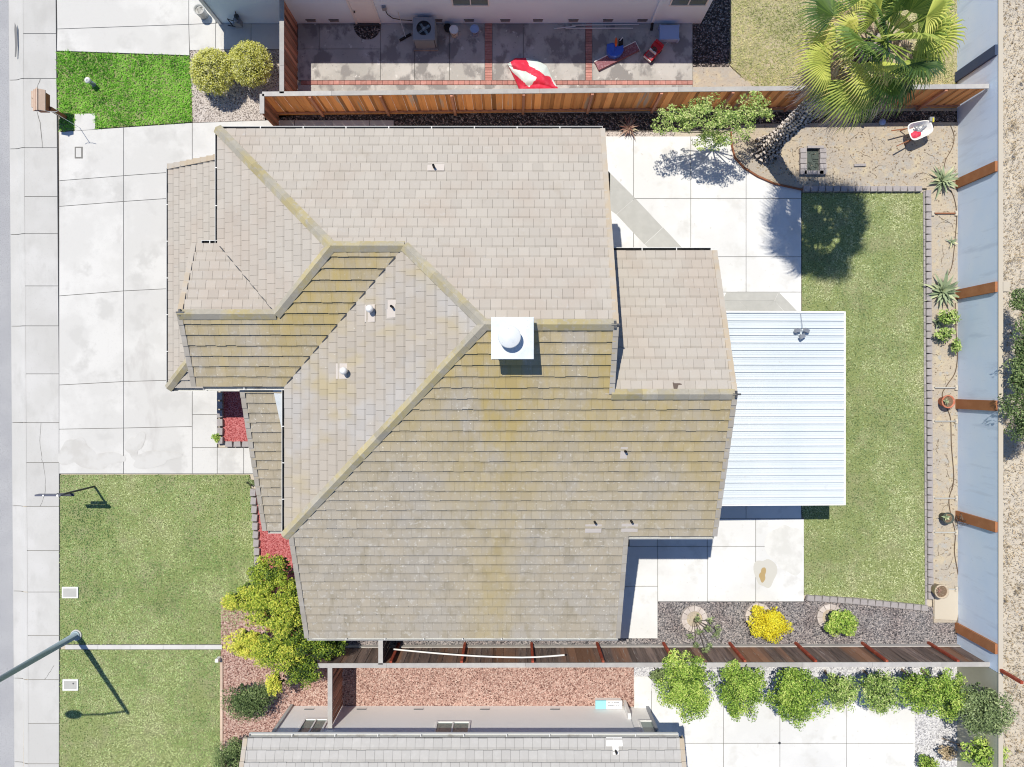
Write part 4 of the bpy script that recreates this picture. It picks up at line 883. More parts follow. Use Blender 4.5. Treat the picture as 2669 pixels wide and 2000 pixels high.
def nwin(px0, px1, pybot, ztop):
    a = wall_pt(px0, pybot, yw); c = wall_pt(px1, pybot, yw)
    b = MB(); b.box(a.x - .05, yw - .04, a.z - .06, c.x + .05, yw + .02, a.z); b.box(a.x - .05, yw - .04, ztop, c.x + .05, yw + .02, ztop + .06); b.box(a.x - .05, yw - .04, a.z, a.x, yw + .02, ztop); b.box(c.x, yw - .04, a.z, c.x + .05, yw + .02, ztop); mx = (a.x + c.x) / 2; b.box(mx - .02, yw - .035, a.z, mx + .02, yw + .02, ztop)
    w = b.build('window', M['white'], nh); b = MB(); b.box(a.x, yw - .01, a.z, c.x, yw + .01, ztop); b.build('pane', M['glass'], w)
nwin(1182, 1272, 12, 2.2); nwin(1748, 1838, 12, 2.2)
# door
a = wall_pt(930, 56, yw); c = wall_pt(988, 56, yw)
b = MB(); b.box(a.x + .02, yw - .03, 0.12, c.x - .02, yw + .01, 2.15); dr = b.build('door', M['stucco'], nh)
b = MB(); b.box(a.x - .06, yw - .05, 0.05, a.x + .015, yw + .01, 2.2); b.box(c.x - .015, yw - .05, 0.05, c.x + .06, yw + .01, 2.2); b.box(a.x - .06, yw - .05, 2.155, c.x + .06, yw + .01, 2.23); b.build('door_frame', M['white'], dr)
b = MB(); b.box(a.x, yw - .12, 0.04, c.x, yw - .03, 0.11); b.build('threshold', M['darkmetal'], dr)
b = MB(); b.lathe((a.x + .09, yw - .08, 1.0), [(.03, -.03), (.035, 0), (.03, .03)], 10); b.build('handle', M['darkmetal'], dr)
for px in (812, 872, 1141, 1223, 1317, 1402, 1494, 1584, 1673):
    q = wall_pt(px, 56, yw); b = MB(); b.box(q.x - .17, yw - .012, .14, q.x + .17, yw + .01, .3, 0); b.box(q.x - .19, yw - .03, .3, q.x + .19, yw + .01, .325, 1); b.build('foundation_vent', [M['greymetal'], M['darkmetal']], nh)
b = MB(); q = wall_pt(1698, 62, yw); b.box(q.x - .05, yw - .08, .15, q.x + .05, yw - .005, 2.8, 0); b.build('downspout', M['stucco_lav'], nh)
b = MB(); b.tube([(q.x, yw - .06, .2), (q.x - .02, yw - .3, .07)], .05, 8); b.build('downspout_extension', M['black'], nh)
b = MB(); b.box(x0 - .03, yw - .06, 0, x0 + .1, yw + .04, 2.8); b.build('corner_trim', M['gutter'], nh)
# electric box and conduit
q = wall_pt(1001, 18, yw); b = MB(); b.box(q.x - .07, yw - .1, q.z - .1, q.x + .07, yw - .002, q.z + .1); eb = b.build('disconnect_box', M['greymetal'], nh)
b = MB(); pts = [wall_pt(1003, 24, yw - .07), wall_pt(1010, 38, yw - .07), wall_pt(1024, 48, yw - .07), wall_pt(1045, 52, yw - .1), wall_pt(1074, 54, yw - .25)]; b.tube(pts, .018, 8); b.build('conduit', M['darkmetal'], eb)
# gas meter
gm = root('gas_meter', tuple(G(632, 66)), 'blue grey gas meter with pipes against the lavender house wall', 'gas meter')
c = G(632, 62); b = MB(); b.box(c.x - .12, yw - .3, .25, c.x + .12, yw - .08, .6); b.lathe((c.x, yw - .19, .6), [(.09, 0), (.08, .05), (.02, .06)], 14); b.build('meter_body', M['greymetal'], gm)
b = MB(); b.tube([(c.x - .35, yw - .1, .0), (c.x - .35, yw - .1, .55), (c.x - .15, yw - .19, .6), (c.x - .05, yw - .19, .62)], .02); b.tube([(c.x + .05, yw - .19, .62), (c.x + .1, yw - .12, .9), (c.x + .1, yw - .03, .95)], .02); b.lathe((c.x + .07, yw - .12, .78), [(.02, -.03), (.09, -.02), (.09, .02), (.02, .03)], 14); b.tube([(c.x - .5, yw - .12, .12), (c.x - .12, yw - .2, .12)], .02); b.build('pipe', M['darkmetal'], gm)
# south house
sh = root('stucco_house', tuple(G(1200, 1990)), 'white stucco house with grey tile roof beside the rose gravel', 'house')
yv = G(0, 1840).y; xv0 = G(761, 0).x; xv1 = G(1632, 0).x; xv2 = G(1692, 0).x
b = MB(); b.box(xv0, yv - 8, -.05, xv1, yv, 2.9); b.box(xv1, yv - 8.02, -.05, xv2, yv - .06, 2.9); b.build('wall', M['stucco'], sh)
zq = 3.1; e0 = G(640, 1922, zq); e1 = G(1777, 1922, zq)
zsh = lambda x, y: zq + P * (e0.y - y)
yrg = (e0.y + yv - 8.4) / 2; ybk = yv - 8.4; zrg = zsh(0, yrg); zsb = lambda x, y: zq + P * (y - ybk)
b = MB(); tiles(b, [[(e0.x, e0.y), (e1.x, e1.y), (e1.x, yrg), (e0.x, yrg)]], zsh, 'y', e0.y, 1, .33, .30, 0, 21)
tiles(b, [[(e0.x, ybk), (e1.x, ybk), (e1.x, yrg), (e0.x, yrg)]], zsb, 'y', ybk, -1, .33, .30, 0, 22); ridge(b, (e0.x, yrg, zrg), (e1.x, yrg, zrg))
for xg in (xv0 + .01, xv2 - .16): b.face([(xg, yv, 2.9), (xg, yv - 8, 2.9), (xg, yrg, zrg - .12)], 1); b.face([(xg + .15, yv, 2.9), (xg + .15, yrg, zrg - .12), (xg + .15, yv - 8, 2.9)], 1)
srf = b.build('roof', [M['roof_grey'], M['under']], sh)
b = MB(); rake(b, (e1.x, e1.y, zq), (e1.x, yrg, zrg), 1); b.build('rake_trim', M['rake'], srf)
b = MB(); rake(b, (e0.x, e1.y, zq), (e0.x, yrg, zrg), -1); b.build('rake_trim', M['rake'], srf)
gutter(sh, (e0.x + .1, e0.y, zq), (e1.x - .1, e0.y, zq), (0, 1), 'gutter_pale', 1.5)
def spt(px, py, Y): d = Y * F / (CY - py); return Vector(((px - CX) * d / F, Y, H - d))
def swin(pxa, pxb, py_sill, Y, mull=True):
    a = spt(pxa, py_sill, Y); c = spt(pxb, py_sill, Y); zt = 2.45; b = MB(); t = .06
    b.box(a.x - t, Y, a.z - t, c.x + t, Y + .05, a.z); b.box(a.x - t, Y, zt, c.x + t, Y + .05, zt + t); b.box(a.x - t, Y, a.z, a.x, Y + .05, zt); b.box(c.x, Y, a.z, c.x + t, Y + .05, zt)
    if mull: b.box((a.x + c.x) / 2 - .025, Y, a.z, (a.x + c.x) / 2 + .025, Y + .045, zt)
    w = b.build('window', M['white'], sh); b = MB(); b.box(a.x, Y - .005, a.z, c.x, Y + .012, zt); b.build('pane', M['glass'], w)
swin(797, 852, 1878, yv); swin(1141, 1222, 1885, yv); swin(1668, 1702, 1882, yv - .06, False)
for px in (808, 944, 1092, 1264, 1446):
    q = spt(px, 1846, yv); b = MB(); b.box(q.x - .17, yv, .14, q.x + .17, yv + .012, .3, 0); b.box(q.x - .18, yv, .3, q.x + .18, yv + .025, .32, 1); b.build('foundation_vent', [M['stucco'], M['darkmetal']], sh)
for px in (1328, 1398):
    q = spt(px, 1918, yv); b = MB(); b.box(q.x - .2, yv, 2.1, q.x + .2, yv + .02, 2.3); b.build('gable_vent', M['darkmetal'], sh)
b = MB(); b.box(xv0 - .05, yv - .02, 0, xv0 + .05, yv + .07, 2.85); b.build('downspout', M['gutter_pale'], sh)
b = MB(); b.box(xv2 - .14, yv - .06, .1, xv2 - .04, yv + .03, 1.9); b.build('downspout', M['greymetal'], sh)
p = on_plane(1607, 1965, zsh, .25); b = MB(); b.lathe((p.x, p.y, p.z), [(.035, 0), (.035, .25), (.02, .25), (.02, .1)], 12); v = b.build('vent_pipe', M['black'], sh)
b = MB(); y0, y1 = p.y - .03, p.y + .25; b.face([(p.x - .3, p.y + .12, zsh(0, p.y + .12) + .055), (p.x + .24, p.y + .12, zsh(0, p.y + .12) + .055), (p.x + .24, p.y + .36, zsh(0, p.y + .36) + .055), (p.x - .3, p.y + .36, zsh(0, p.y + .36) + .055)]); b.face([(p.x - .1, p.y - .1, zsh(0, p.y - .1) + .057), (p.x + .1, p.y - .1, zsh(0, p.y - .1) + .057), (p.x + .1, p.y + .13, zsh(0, p.y + .13) + .057), (p.x - .1, p.y + .13, zsh(0, p.y + .13) + .057)]); b.build('vent_flashing', M['white'], v)

# ------------------------------------------------------------------ foliage
def leaves(center, rad, n, size, seed=0, shell=0.55, clumps=30, csize=0.35, asp=0.45, up=0.5, bias=0.0, spread=0.13, gap=0.0):
    """clumped leaf quads in an ellipsoid; returns V,F,T"""
    r = np.random.default_rng(seed); rad = np.array(rad, float); center = np.array(center, float)
    d = r.normal(size=(clumps, 3)); d /= np.linalg.norm(d, axis=1)[:, None]; d[:, 2] = np.abs(d[:, 2]) * 0.9 - 0.25 * r.random(clumps)
    rr = shell + (1 - shell) * r.random(clumps) ** 0.6
    cc = d * rr[:, None] * (1 - csize * 0.6); cb = r.normal(0, spread, clumps)
    ci = r.integers(0, clumps, n)
    q = r.normal(size=(n, 3)); q /= np.linalg.norm(q, axis=1)[:, None]
    off = q * (csize * (0.35 + 0.65 * r.random(n) ** 0.5))[:, None]
    p = (cc[ci] + off) * rad + center
    p[:, 2] = np.maximum(p[:, 2], 0.05)
    nrm = q * 0.7 + np.array([0, 0, up + 0.35]) + r.normal(0, 0.45, (n, 3)); nrm /= np.linalg.norm(nrm, axis=1)[:, None]
    a = r.normal(size=(n, 3)); a -= nrm * (a * nrm).sum(1)[:, None]; a /= np.linalg.norm(a, axis=1)[:, None]; b_ = np.cross(nrm, a)
    L_ = size * r.uniform(0.6, 1.3, n)[:, None]; W = L_ * asp
    V = np.stack([p - a * L_ / 2, p - b_ * W / 2, p + a * L_ / 2, p + b_ * W / 2], 1).reshape(-1, 3)
    i0 = np.arange(n) * 4; Fq = np.stack([i0, i0 + 1, i0 + 2, i0 + 3], 1)
    T = np.clip(0.5 + bias + cb[ci] + r.normal(0, 0.25, n), 0, 1)
    return V, Fq, T
def join(parts):
    V = []; Fq = []; T = []; k = 0
    for v, f, t in parts: V.append(v); Fq.append(f + k); T.append(t); k += len(v)
    return np.concatenate(V), np.concatenate(Fq), np.concatenate(T)
def plant(name, label, cat, base, crown_parts, m, trunk=None, group=None, bark='bark'):
    r = root(name, tuple(base), label, cat, group)
    V, Fq, T = join(crown_parts)
    np_obj('crown', V, Fq, T, M[m], r)
    b = MB()
    for pts, rad in (trunk or []): b.tube(pts, rad, 7, radii=[rad * (1 - 0.6 * k / max(1, len(pts) - 1)) for k in range(len(pts))])
    if trunk: b.build('trunk', M[bark], r)
    return r
def limbs(base, center, rad, n, r0, seed):
    r = random.Random(seed); base = Vector(base); c = Vector(center); out = []
    fork = base.lerp(c, 0.35); out.append(([base, base.lerp(fork, .5) + Vector((r.uniform(-.03, .03), r.uniform(-.03, .03), 0)), fork], r0))
    for k in range(n):
        a = 2 * math.pi * k / n + r.uniform(-.3, .3); e = c + Vector((rad[0] * .75 * math.cos(a), rad[1] * .75 * math.sin(a), rad[2] * r.uniform(-.1, .5)))
        m_ = fork.lerp(e, .5) + Vector((0, 0, .15)); out.append(([fork, m_, e], r0 * .5))
    return out
# round bushes
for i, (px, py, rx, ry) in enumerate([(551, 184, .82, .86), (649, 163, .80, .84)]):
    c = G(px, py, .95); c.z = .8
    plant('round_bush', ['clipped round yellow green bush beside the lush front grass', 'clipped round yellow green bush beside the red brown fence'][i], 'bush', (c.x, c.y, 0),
          [leaves(c, (rx, ry, .8), 11000, .055, 31 + i, shell=.93, clumps=420, csize=.14, up=.3, bias=.08, asp=.55, spread=.06), leaves(c, (rx * .82, ry * .82, .68), 3000, .09, 41 + i, shell=.7, clumps=60, csize=.25, bias=-.35)], 'leaf_box',  # second set: inner leaves tinted dark, painting shade between the outer ones
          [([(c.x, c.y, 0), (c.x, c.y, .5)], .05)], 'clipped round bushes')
# small tree by the palm
c = G(1840, 312, 2.3); base = G(1870, 372)
tr_parts = []
for k, (px, py, z, rx, ry, rz, n) in enumerate([(1760, 318, 2.2, .95, .62, .5, 2400), (1840, 300, 2.6, 1.1, .75, .6, 3200), (1905, 330, 2.2, .95, .85, .6, 2800), (1965, 275, 2.2, .7, .5, .4, 1300), (1850, 368, 1.8, .9, .45, .4, 1600), (2000, 300, 1.9, .3, .25, .2, 350)]):
    q = G(px, py, z); tr_parts.append(leaves(q, (rx, ry, rz), int(n * .72), .075, 60 + k, shell=.25, clumps=50, csize=.18, asp=.45, bias=.08))
lt = limbs(base, c, (1.9, .9, .5), 9, .06, 4)
plant('small_tree', 'airy light green small tree between the palm and the orange fence', 'tree', base, tr_parts, 'leaf_green', lt)
# front yellow-green tree
pts = [(700, 1500, 2.2, .9, .8, .6, 3200, .0), (650, 1560, 2.0, .9, .8, .6, 3000, .1), (600, 1570, 1.6, .4, .3, .3, 600, .3), (720, 1600, 2.4, 1.1, 1.0, .7, 4600, .05), (640, 1680, 1.8, .85, .6, .5, 2600, .28), (720, 1700, 2.1, 1.0, .8, .6, 3400, .05), (800, 1670, 2.0, 1.1, .75, .6, 3400, -.1), (860, 1690, 1.5, .6, .5, .4, 1400, -.15), (790, 1745, 1.8, .9, .7, .5, 2600, -.12), (715, 1785, 1.4, .35, .5, .4, 900, .25), (760, 1560, 2.2, .6, .9, .5, 2200, -.05)]
fp = []
for k, (px, py, z, rx, ry, rz, n, bs) in enumerate(pts):
    q = G(px, py, z); bs = bs * 1.5 if bs > 0 else bs * 2 - .05; fp.append(leaves(Vector((q.x, q.y, q.z - .35)), (rx * .8, ry * .8, rz * .7), int(n * .3), .12, 380 + k, shell=.2, clumps=16, csize=.5, asp=.6, bias=-.5)); fp.append(leaves(q, (rx, ry, rz), int(n * 1.4), .064, 80 + k, shell=.3, clumps=44, csize=.22, asp=.55, bias=bs, spread=.1))  # large inner leaves tinted dark to stand for deep shadow in the crown
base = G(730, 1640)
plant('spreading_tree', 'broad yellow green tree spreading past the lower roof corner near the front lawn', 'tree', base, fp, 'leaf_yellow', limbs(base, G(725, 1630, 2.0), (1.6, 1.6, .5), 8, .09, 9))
def bush(name, label, px, py, z, rad, n, size, m, seed, group=None, bias=0.0, basepx=None, clumps=24, csize=.34, shell=.45, asp=.5, cat='shrub', stem=.03, nl=5):
    q = G(px, py, z); base = G(*basepx) if basepx else Vector((q.x, q.y, 0))
    core = leaves(Vector((q.x, q.y, q.z - rad[2] * .25)), tuple(v * .72 for v in rad), int(n * .3), size * 1.5, seed + 500, shell=.2, clumps=20, csize=.5, asp=.6, bias=-.45)  # inner leaves tinted dark: shade inside the bush put into the colour
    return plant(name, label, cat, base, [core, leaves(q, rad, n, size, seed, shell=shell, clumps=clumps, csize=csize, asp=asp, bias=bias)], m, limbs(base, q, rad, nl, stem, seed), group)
bush('shrub', 'dark green feathery shrub on the rose gravel below the yellow green tree', 648, 1826, .8, (1.08, .95, .65), 4200, .085, 'leaf_dark', 101, bias=.0, asp=.25)
bush('shrub', 'rounded deep green shrub between the front lawn and the white house roof', 600, 1978, .6, (.66, .85, .5), 3600, .06, 'leaf_dark', 102, bias=.08, shell=.8)
bush('small_plant', 'tiny lime green plant at the corner of the small red bed', 563, 1142, .15, (.2, .2, .15), 260, .07, 'leaf_lime', 103, cat='plant', stem=.01)
bush('small_plant', 'low green plant at the lawn corner by the porch roof', 655, 1258, .15, (.22, .16, .12), 220, .07, 'leaf_olive', 104, cat='plant', stem=.01)
# planter bushes
bush('shrub', 'bright golden yellow bush in the middle stone ring', 2008, 1624, .8, (.82, .75, .6), 5200, .07, 'leaf_gold', 105, basepx=(1972, 1606), bias=.05)
bush('shrub', 'green leafy bush in the stone ring nearest the wall', 2193, 1622, .7, (.62, .58, .5), 2600, .085, 'leaf_lime', 106, basepx=(2158, 1605), bias=.05)
# sparse oleander in first ring
base = G(1808, 1612); r_ = root('sapling', tuple(base), 'sparse thin stemmed sapling leaning out of the first stone ring', 'sapling')
b = MB(); parts = []
for k, (px, py, z) in enumerate([(1820, 1612, 1.0), (1845, 1640, 1.1), (1865, 1655, 1.0), (1820, 1645, .9), (1812, 1680, 1.2), (1795, 1663, .9), (1838, 1693, 1.3), (1852, 1617, .9), (1872, 1640, 1.1), (1850, 1680, 1.2)]):
    q = G(px, py, z); mid = base.lerp(q, .5) + Vector((0, 0, .15)); b.tube([base, mid, q], .012, 5); parts.append(leaves(q, (.17, .15, .12), 60, .12, 200 + k, clumps=4, csize=.7, asp=.2, bias=.05))
b.build('stem', M['bark'], r_); V, Fq, T = join(parts); np_obj('crown', V, Fq, T, M['leaf_olive'], r_)
# row of shrubs behind the south fence
row = [(1786, 1775, 1.9, (1.02, 1.28, .8), 7000, 'leaf_lime', .05, (1770, 1745), 'dense lime green shrub nearest the rose gravel, beyond the brown fence'),
       (1930, 1780, 1.9, (.85, 1.12, .8), 5600, 'leaf_lime', .02, (1900, 1745), 'dense lime green shrub, second in the row beyond the brown fence'),
       (2078, 1805, 1.9, (1.05, 1.12, .8), 6200, 'leaf_lime', -.02, (2040, 1748), 'wide lime green shrub, third in the row beyond the brown fence'),
       (2190, 1788, 1.7, (.72, .75, .6), 2300, 'leaf_green', .05, (2150, 1748), 'thin airy green shrub between two denser ones, fourth in the row'),
       (2295, 1790, 1.8, (.78, .85, .6), 2800, 'leaf_green', .0, (2250, 1748), 'airy mid green shrub, fifth in the row beyond the brown fence'),
       (2400, 1790, 1.8, (.75, .8, .6), 3000, 'leaf_lime', .05, (2350, 1745), 'yellowish green shrub before the white gravel, sixth in the row'),
       (2475, 1800, 1.9, (.68, .9, .6), 3200, 'leaf_lime', .08, (2400, 1745), 'bright green shrub in front of the olive wall, seventh in the row')]
for k, (px, py, z, rad, n, m, bs, bp, lb) in enumerate(row):
    bush('row_shrub', lb, px, py + 12, z, tuple(v * 1.08 for v in rad), int(n * 1.6), .068, m, 120 + k, 'shrubs beyond the brown fence', bs - .03, bp, clumps=64, csize=.2, shell=.3, stem=.05)
bush('shrub', 'dark olive bush leaning over the olive masonry wall', 2562, 1850, 2.2, (1.15, 1.05, .6), 6000, .075, 'leaf_olive', 130, basepx=(2470, 1790), clumps=46, csize=.26)
bush('shrub', 'thin leggy yellow green shrub low by the olive wall', 2565, 1965, 1.8, (.95, .7, .5), 1500, .085, 'leaf_lime', 131, basepx=(2455, 1925), clumps=26, csize=.22, bias=.1, nl=8)
bush('shrub', 'small round green bush on the white gravel below the orange brown shrub', 2420, 1992, .5, (.45, .4, .35), 1500, .06, 'leaf_lime', 132, bias=.0)
bush('shrub', 'dry orange brown shrub on the white gravel', 2470, 1962, .5, (.4, .3, .3), 500, .08, 'straw', 133, bias=.1)
bush('shrub', 'low grey green shrub corner at the end of the side concrete', 1716, 1762, .9, (.35, .3, .3), 700, .08, 'leaf_olive', 134)
# east tree
ep = []
for k, (px, py, z, rx, ry, rz, n) in enumerate([(2690, 780, 2.4, .95, .8, .7, 4200), (2710, 880, 3.0, 1.2, 1.1, .9, 6000), (2680, 960, 2.8, .9, .9, .7, 4200), (2700, 1060, 2.8, 1.2, 1.0, .8, 5200), (2680, 1120, 2.2, .8, .6, .6, 2600)]):
    q = G(px, py, z); ep.append(leaves(q, (rx, ry, rz), n, .085, 150 + k, shell=.4, clumps=44, csize=.28, bias=-.02))
base = G(2730, 940); plant('dark_tree', 'dark dense tree on the open ground outside the blue wall', 'tree', base, ep, 'leaf_dark', limbs(base, G(2700, 940, 2.6), (1.5, 2.2, .6), 8, .12, 77))
# east bed plants
bush('small_plant', 'leafy green plant under the blue wall, below the larger agave', 2472, 828, .5, (.45, .34, .3), 420, .1, 'leaf_green', 160, bias=.05, cat='plant')
bush('small_plant', 'green plant with pale blotches under the blue wall', 2462, 872, .45, (.42, .3, .25), 260, .1, 'leaf_green', 161, bias=.1, cat='plant')
bush('small_plant', 'small sparse green plant touching the blue wall', 2492, 900, .45, (.2, .3, .25), 300, .09, 'leaf_green', 162, cat='plant')
# agaves
def agave(name, label, px, py, R, n, m, seed, hgt=.45, wdt=.07, pot=None, z0=0.05, cat='agave'):
    q = G(px, py, z0); r = random.Random(seed); b = MB()
    for k in range(n):
        a = 2 * math.pi * k * 0.381966 + r.uniform(-.15, .15); f = (k + .5) / n; L_ = R * (0.55 + .5 * f) * r.uniform(.85, 1.1); el = math.radians(75 - 62 * f)
        t = min(1, max(0, r.gauss(.5, .22))); dirh = Vector((math.cos(a), math.sin(a), 0)); sd_ = Vector((-math.sin(a), math.cos(a), 0)); prev = None
        segs = 5; p = Vector((q.x, q.y, z0 + .05)); ws = [.7, 1, .9, .6, .3, .02]; e = el
        for s_ in range(segs + 1):
            w = wdt * ws[s_]; up = Vector((-dirh.x * math.sin(e), -dirh.y * math.sin(e), math.cos(e)))
            cur_ = (p + sd_ * w + up * w * .35, p - up * 0, p - sd_ * w + up * w * .35)
            if prev:
                b.face([prev[0], cur_[0], cur_[1], prev[1]], 0, t); b.face([prev[1], cur_[1], cur_[2], prev[2]], 0, max(0, t - .12))
            prev = cur_; p = p + (dirh * math.cos(e) + Vector((0, 0, math.sin(e)))) * (L_ / segs); e -= .12
    o = b.build(name, M[m], None, tuple(q)); return tag(o, label, cat)
agave('agave', 'spiky agave in the dirt bed near the wheelbarrow hose', 2452, 472, .72, 30, 'agave', 1)
agave('agave', 'large spiky agave touching the blue wall near a rust pilaster', 2452, 760, .82, 34, 'agave', 2, wdt=.08)
agave('spiky_plant', 'reddish spiky plant at the edge of the mulch by the patio corner', 1638, 335, .52, 34, 'agave_red', 3, wdt=.035, cat='plant')
agave('spiky_plant', 'small dry spiky plant in the dirt bed between the agaves', 2478, 632, .3, 10, 'agave', 4, wdt=.03, cat='plant')
agave('spiky_plant', 'small agave like plant beside the leafy green plant in the bed', 2440, 842, .35, 12, 'agave', 5, wdt=.05, cat='plant')
agave('spiky_plant', 'pale yellow green spiky plant under the blotched green plant', 2445, 880, .3, 10, 'agave', 6, wdt=.05, cat='plant')
# pots
def pot(label, px, py, r_, m, plant_m, seed, hgt=.4, n=14, R=.22):
    q = G(px, py, hgt * .5); rt = root('plant_pot', (q.x, q.y, .05), label, 'plant pot')
    b = MB(); b.lathe((q.x, q.y, .05), [(r_ * .7, 0), (r_ * .95, hgt * .85), (r_ * 1.05, hgt * .86), (r_ * 1.05, hgt), (r_ * .88, hgt), (r_ * .85, hgt - .06)], 28); b.build('pot_body', M[m], rt)
    b = MB(); b.lathe((q.x, q.y, .05 + hgt - .07), [(r_ * .86, 0), (r_ * .86, .015)], 24); b.build('soil', M['soil'], rt)
    return q, hgt
q, h_ = pot('orange terracotta pot in the dirt bed beside a rust pilaster', 2462, 1047, .235, 'terracotta', None, 1)
agave('potted_succulent', 'small grey green succulent in the terracotta pot', 2463, 1047, .16, 12, 'agave', 11, wdt=.03, z0=.42, cat='succulent')
q, h_ = pot('dark green pot in the dirt bed below the graffitied looking pilaster', 2462, 1348, .2, 'potdark', None, 2)
agave('potted_succulent', 'striped green succulent in the dark pot', 2463, 1348, .17, 10, 'agave', 12, wdt=.045, z0=.40, cat='succulent')
bpy.data.objects['plant_pot.001']['label'] = 'dark green pot in the dirt bed, between terracotta and beige pots'
q, h_ = pot('large beige pot of dry stems at the lawn corner near the brown fence', 2443, 1537, .25, 'potbeige', None, 3, hgt=.5)
agave('potted_plant', 'dry straw coloured plant in the beige pot', 2443, 1537, .18, 16, 'agave_red', 13, wdt=.015, z0=.5, cat='plant')
# thorny climber on the pilaster
b = MB(); r = random.Random(5)
for k in range(9):
    p = Vector((wx - .12, G(0, 1352).y + r.uniform(-.15, .15), r.uniform(.05, .5))); pts = [p]
    for j in range(6): p = p + Vector((r.uniform(-.05, .02), r.uniform(-.09, .09), r.uniform(.0, .14))); p.x = min(p.x, wx - .12); pts.append(p.copy())
    b.tube(pts, .008, 5)
o = b.build('dead_climber', M['bark'], None, (wx - .15, G(0, 1352).y, 0)); tag(o, 'tangled dead climber stems on the rust pilaster by the dark pot', 'climber')

# ------------------------------------------------------------------ palm
def palm():
    base = G(1995, 392); topz = 8.5; top = Vector((base.x + .02, base.y + .02, topz)); r = random.Random(12)
    rt = root('fan_palm', tuple(base), 'tall fan palm with a shaggy green crown and rough grey trunk by the fence', 'palm tree')
    b = MB(); n = 42
    for k in range(n):
        z = k / n * (topz - .3); rad = .25 + .22 * math.exp(-z / .35) + .03 * math.exp(-(topz - z))
        c = base.lerp(top, z / topz); c.z = z
        m_ = 14; a0 = r.uniform(0, 6)
        for j in range(m_):
            a = a0 + 2 * math.pi * j / m_; w = math.pi / m_ * 1.35; t = min(1, max(0, r.gauss(.5, .25)))
            f = lambda aa, rr, zz: (c.x + rr * math.cos(aa), c.y + rr * math.sin(aa), zz)
            ro = rad + r.uniform(.03, .11); zt_ = z + .26
            b.face([f(a - w, rad, z), f(a + w, rad, z), f(a + w * .5, ro, zt_), f(a - w * .5, ro, zt_)], 0, t)
            b.face([f(a - w * .5, ro, zt_), f(a + w * .5, ro, zt_), f(a, rad * .8, zt_ + .02)], 0, t)
    b.tube([base, base.lerp(top, .5), top], .24, 14, t=.3)
    # root flare clumps
    for k in range(46):
        a = r.uniform(0, 6.28); rr = r.uniform(.25, .62); p = Vector((base.x + rr * math.cos(a), base.y + rr * math.sin(a), .04)); qn = base + Vector((.24 * math.cos(a), .24 * math.sin(a), r.uniform(.3, .8)))
        b.tube([qn, qn.lerp(p, .5) + Vector((0, 0, .06)), p], .035, 5, t=r.random())
    b.build('trunk', M['palm_bark'], rt)
    G_, D_ = MB(), MB()
    def fan(mb, org, dirv, pet, L_, span, droop, dead, seed):
        rr = random.Random(seed); dirv = dirv.normalized()
        e = org + dirv * pet + Vector((0, 0, -droop * pet * .25)); side = dirv.cross(Vector((0, 0, 1)))
        if side.length < .1: side = Vector((1, 0, 0))
        side.normalize(); up = side.cross(dirv).normalized(); roll = rr.uniform(-.35, .35); side, up = side * math.cos(roll) + up * math.sin(roll), up * math.cos(roll) - side * math.sin(roll)
        mb.beam(org, e, .035, .02, 0, .45 if not dead else .4)
        nseg = 26; bt = rr.gauss(.45, .2) if not dead else rr.gauss(.5, .15)
        for k in range(nseg):
            f = (k + .5) / nseg * 2 - 1; a = f * span; ln = L_ * (1 - .25 * abs(f) ** 1.5) * rr.uniform(.92, 1.06)
            d = (dirv * math.cos(a) + side * math.sin(a)).normalized(); s2 = (side * math.cos(a) - dirv * math.sin(a)).normalized()
            w = ln * span / nseg * .92; p0 = e
            cup = up * (.10 * math.cos(a))
            p1 = e + d * ln * .55 + cup * ln * .6; p2 = e + d * ln * .8 + Vector((0, 0, -ln * (.05 + .14 * droop))) + cup * ln * .3; p3 = e + d * ln * .98 + Vector((0, 0, -ln * (.16 + .4 * droop)))
            if dead: p2 += Vector((rr.uniform(-.08, .08), rr.uniform(-.08, .08), -.1)); p3 += Vector((rr.uniform(-.15, .15), rr.uniform(-.15, .15), -.25))
            t = min(.72, max(0, bt + rr.gauss(0, .06))) if not dead else min(1, max(0, bt + rr.gauss(0, .15)))
            h = up * w * .32
            for sg in (1, -1):
                t2 = max(0, t + (0.03 if sg > 0 else -.05))
                mb.face([p0, p1 - s2 * w * .55 * sg - h, p1 + h * .6], 0, t2); mb.face([p1 + h * .6, p1 - s2 * w * .55 * sg - h, p2 - s2 * w * .32 * sg, p2 + h * .3], 0, t2)
                mb.face([p2 + h * .3, p2 - s2 * w * .32 * sg, p3], 0, (min(1, t2 + rr.choice([.0, .12, .35])) if not dead else t2))
    cen = Vector((top.x, top.y, topz))
    ng = 38
    for k in range(ng):
        f = (k + .5) / ng; a = k * 2.39996 + r.uniform(-.2, .2); el = math.radians(78 - 104 * f ** .85); d = Vector((math.cos(a) * math.cos(el), math.sin(a) * math.cos(el), math.sin(el)))
        fan(G_, cen + Vector((0, 0, .15 * (1 - f))), d, r.uniform(.75, 1.5), r.uniform(.9, 1.2), 1.4, .3 + .6 * f, False, 500 + k)
    for k in range(44):
        a = k * 2.39996 + .7; el = math.radians(r.uniform(-50, 5)); d = Vector((math.cos(a) * math.cos(el), math.sin(a) * math.cos(el), math.sin(el)))
        fan(D_, cen + Vector((0, 0, -.3 - r.random() * .5)), d, r.uniform(.6, 1.25), r.uniform(.5, .85), 1.1, .9, True, 700 + k)
    cr = G_.build('crown', M['palm_leaf'], rt); D_.build('dead_frond', M['palm_dead'], rt)
palm()

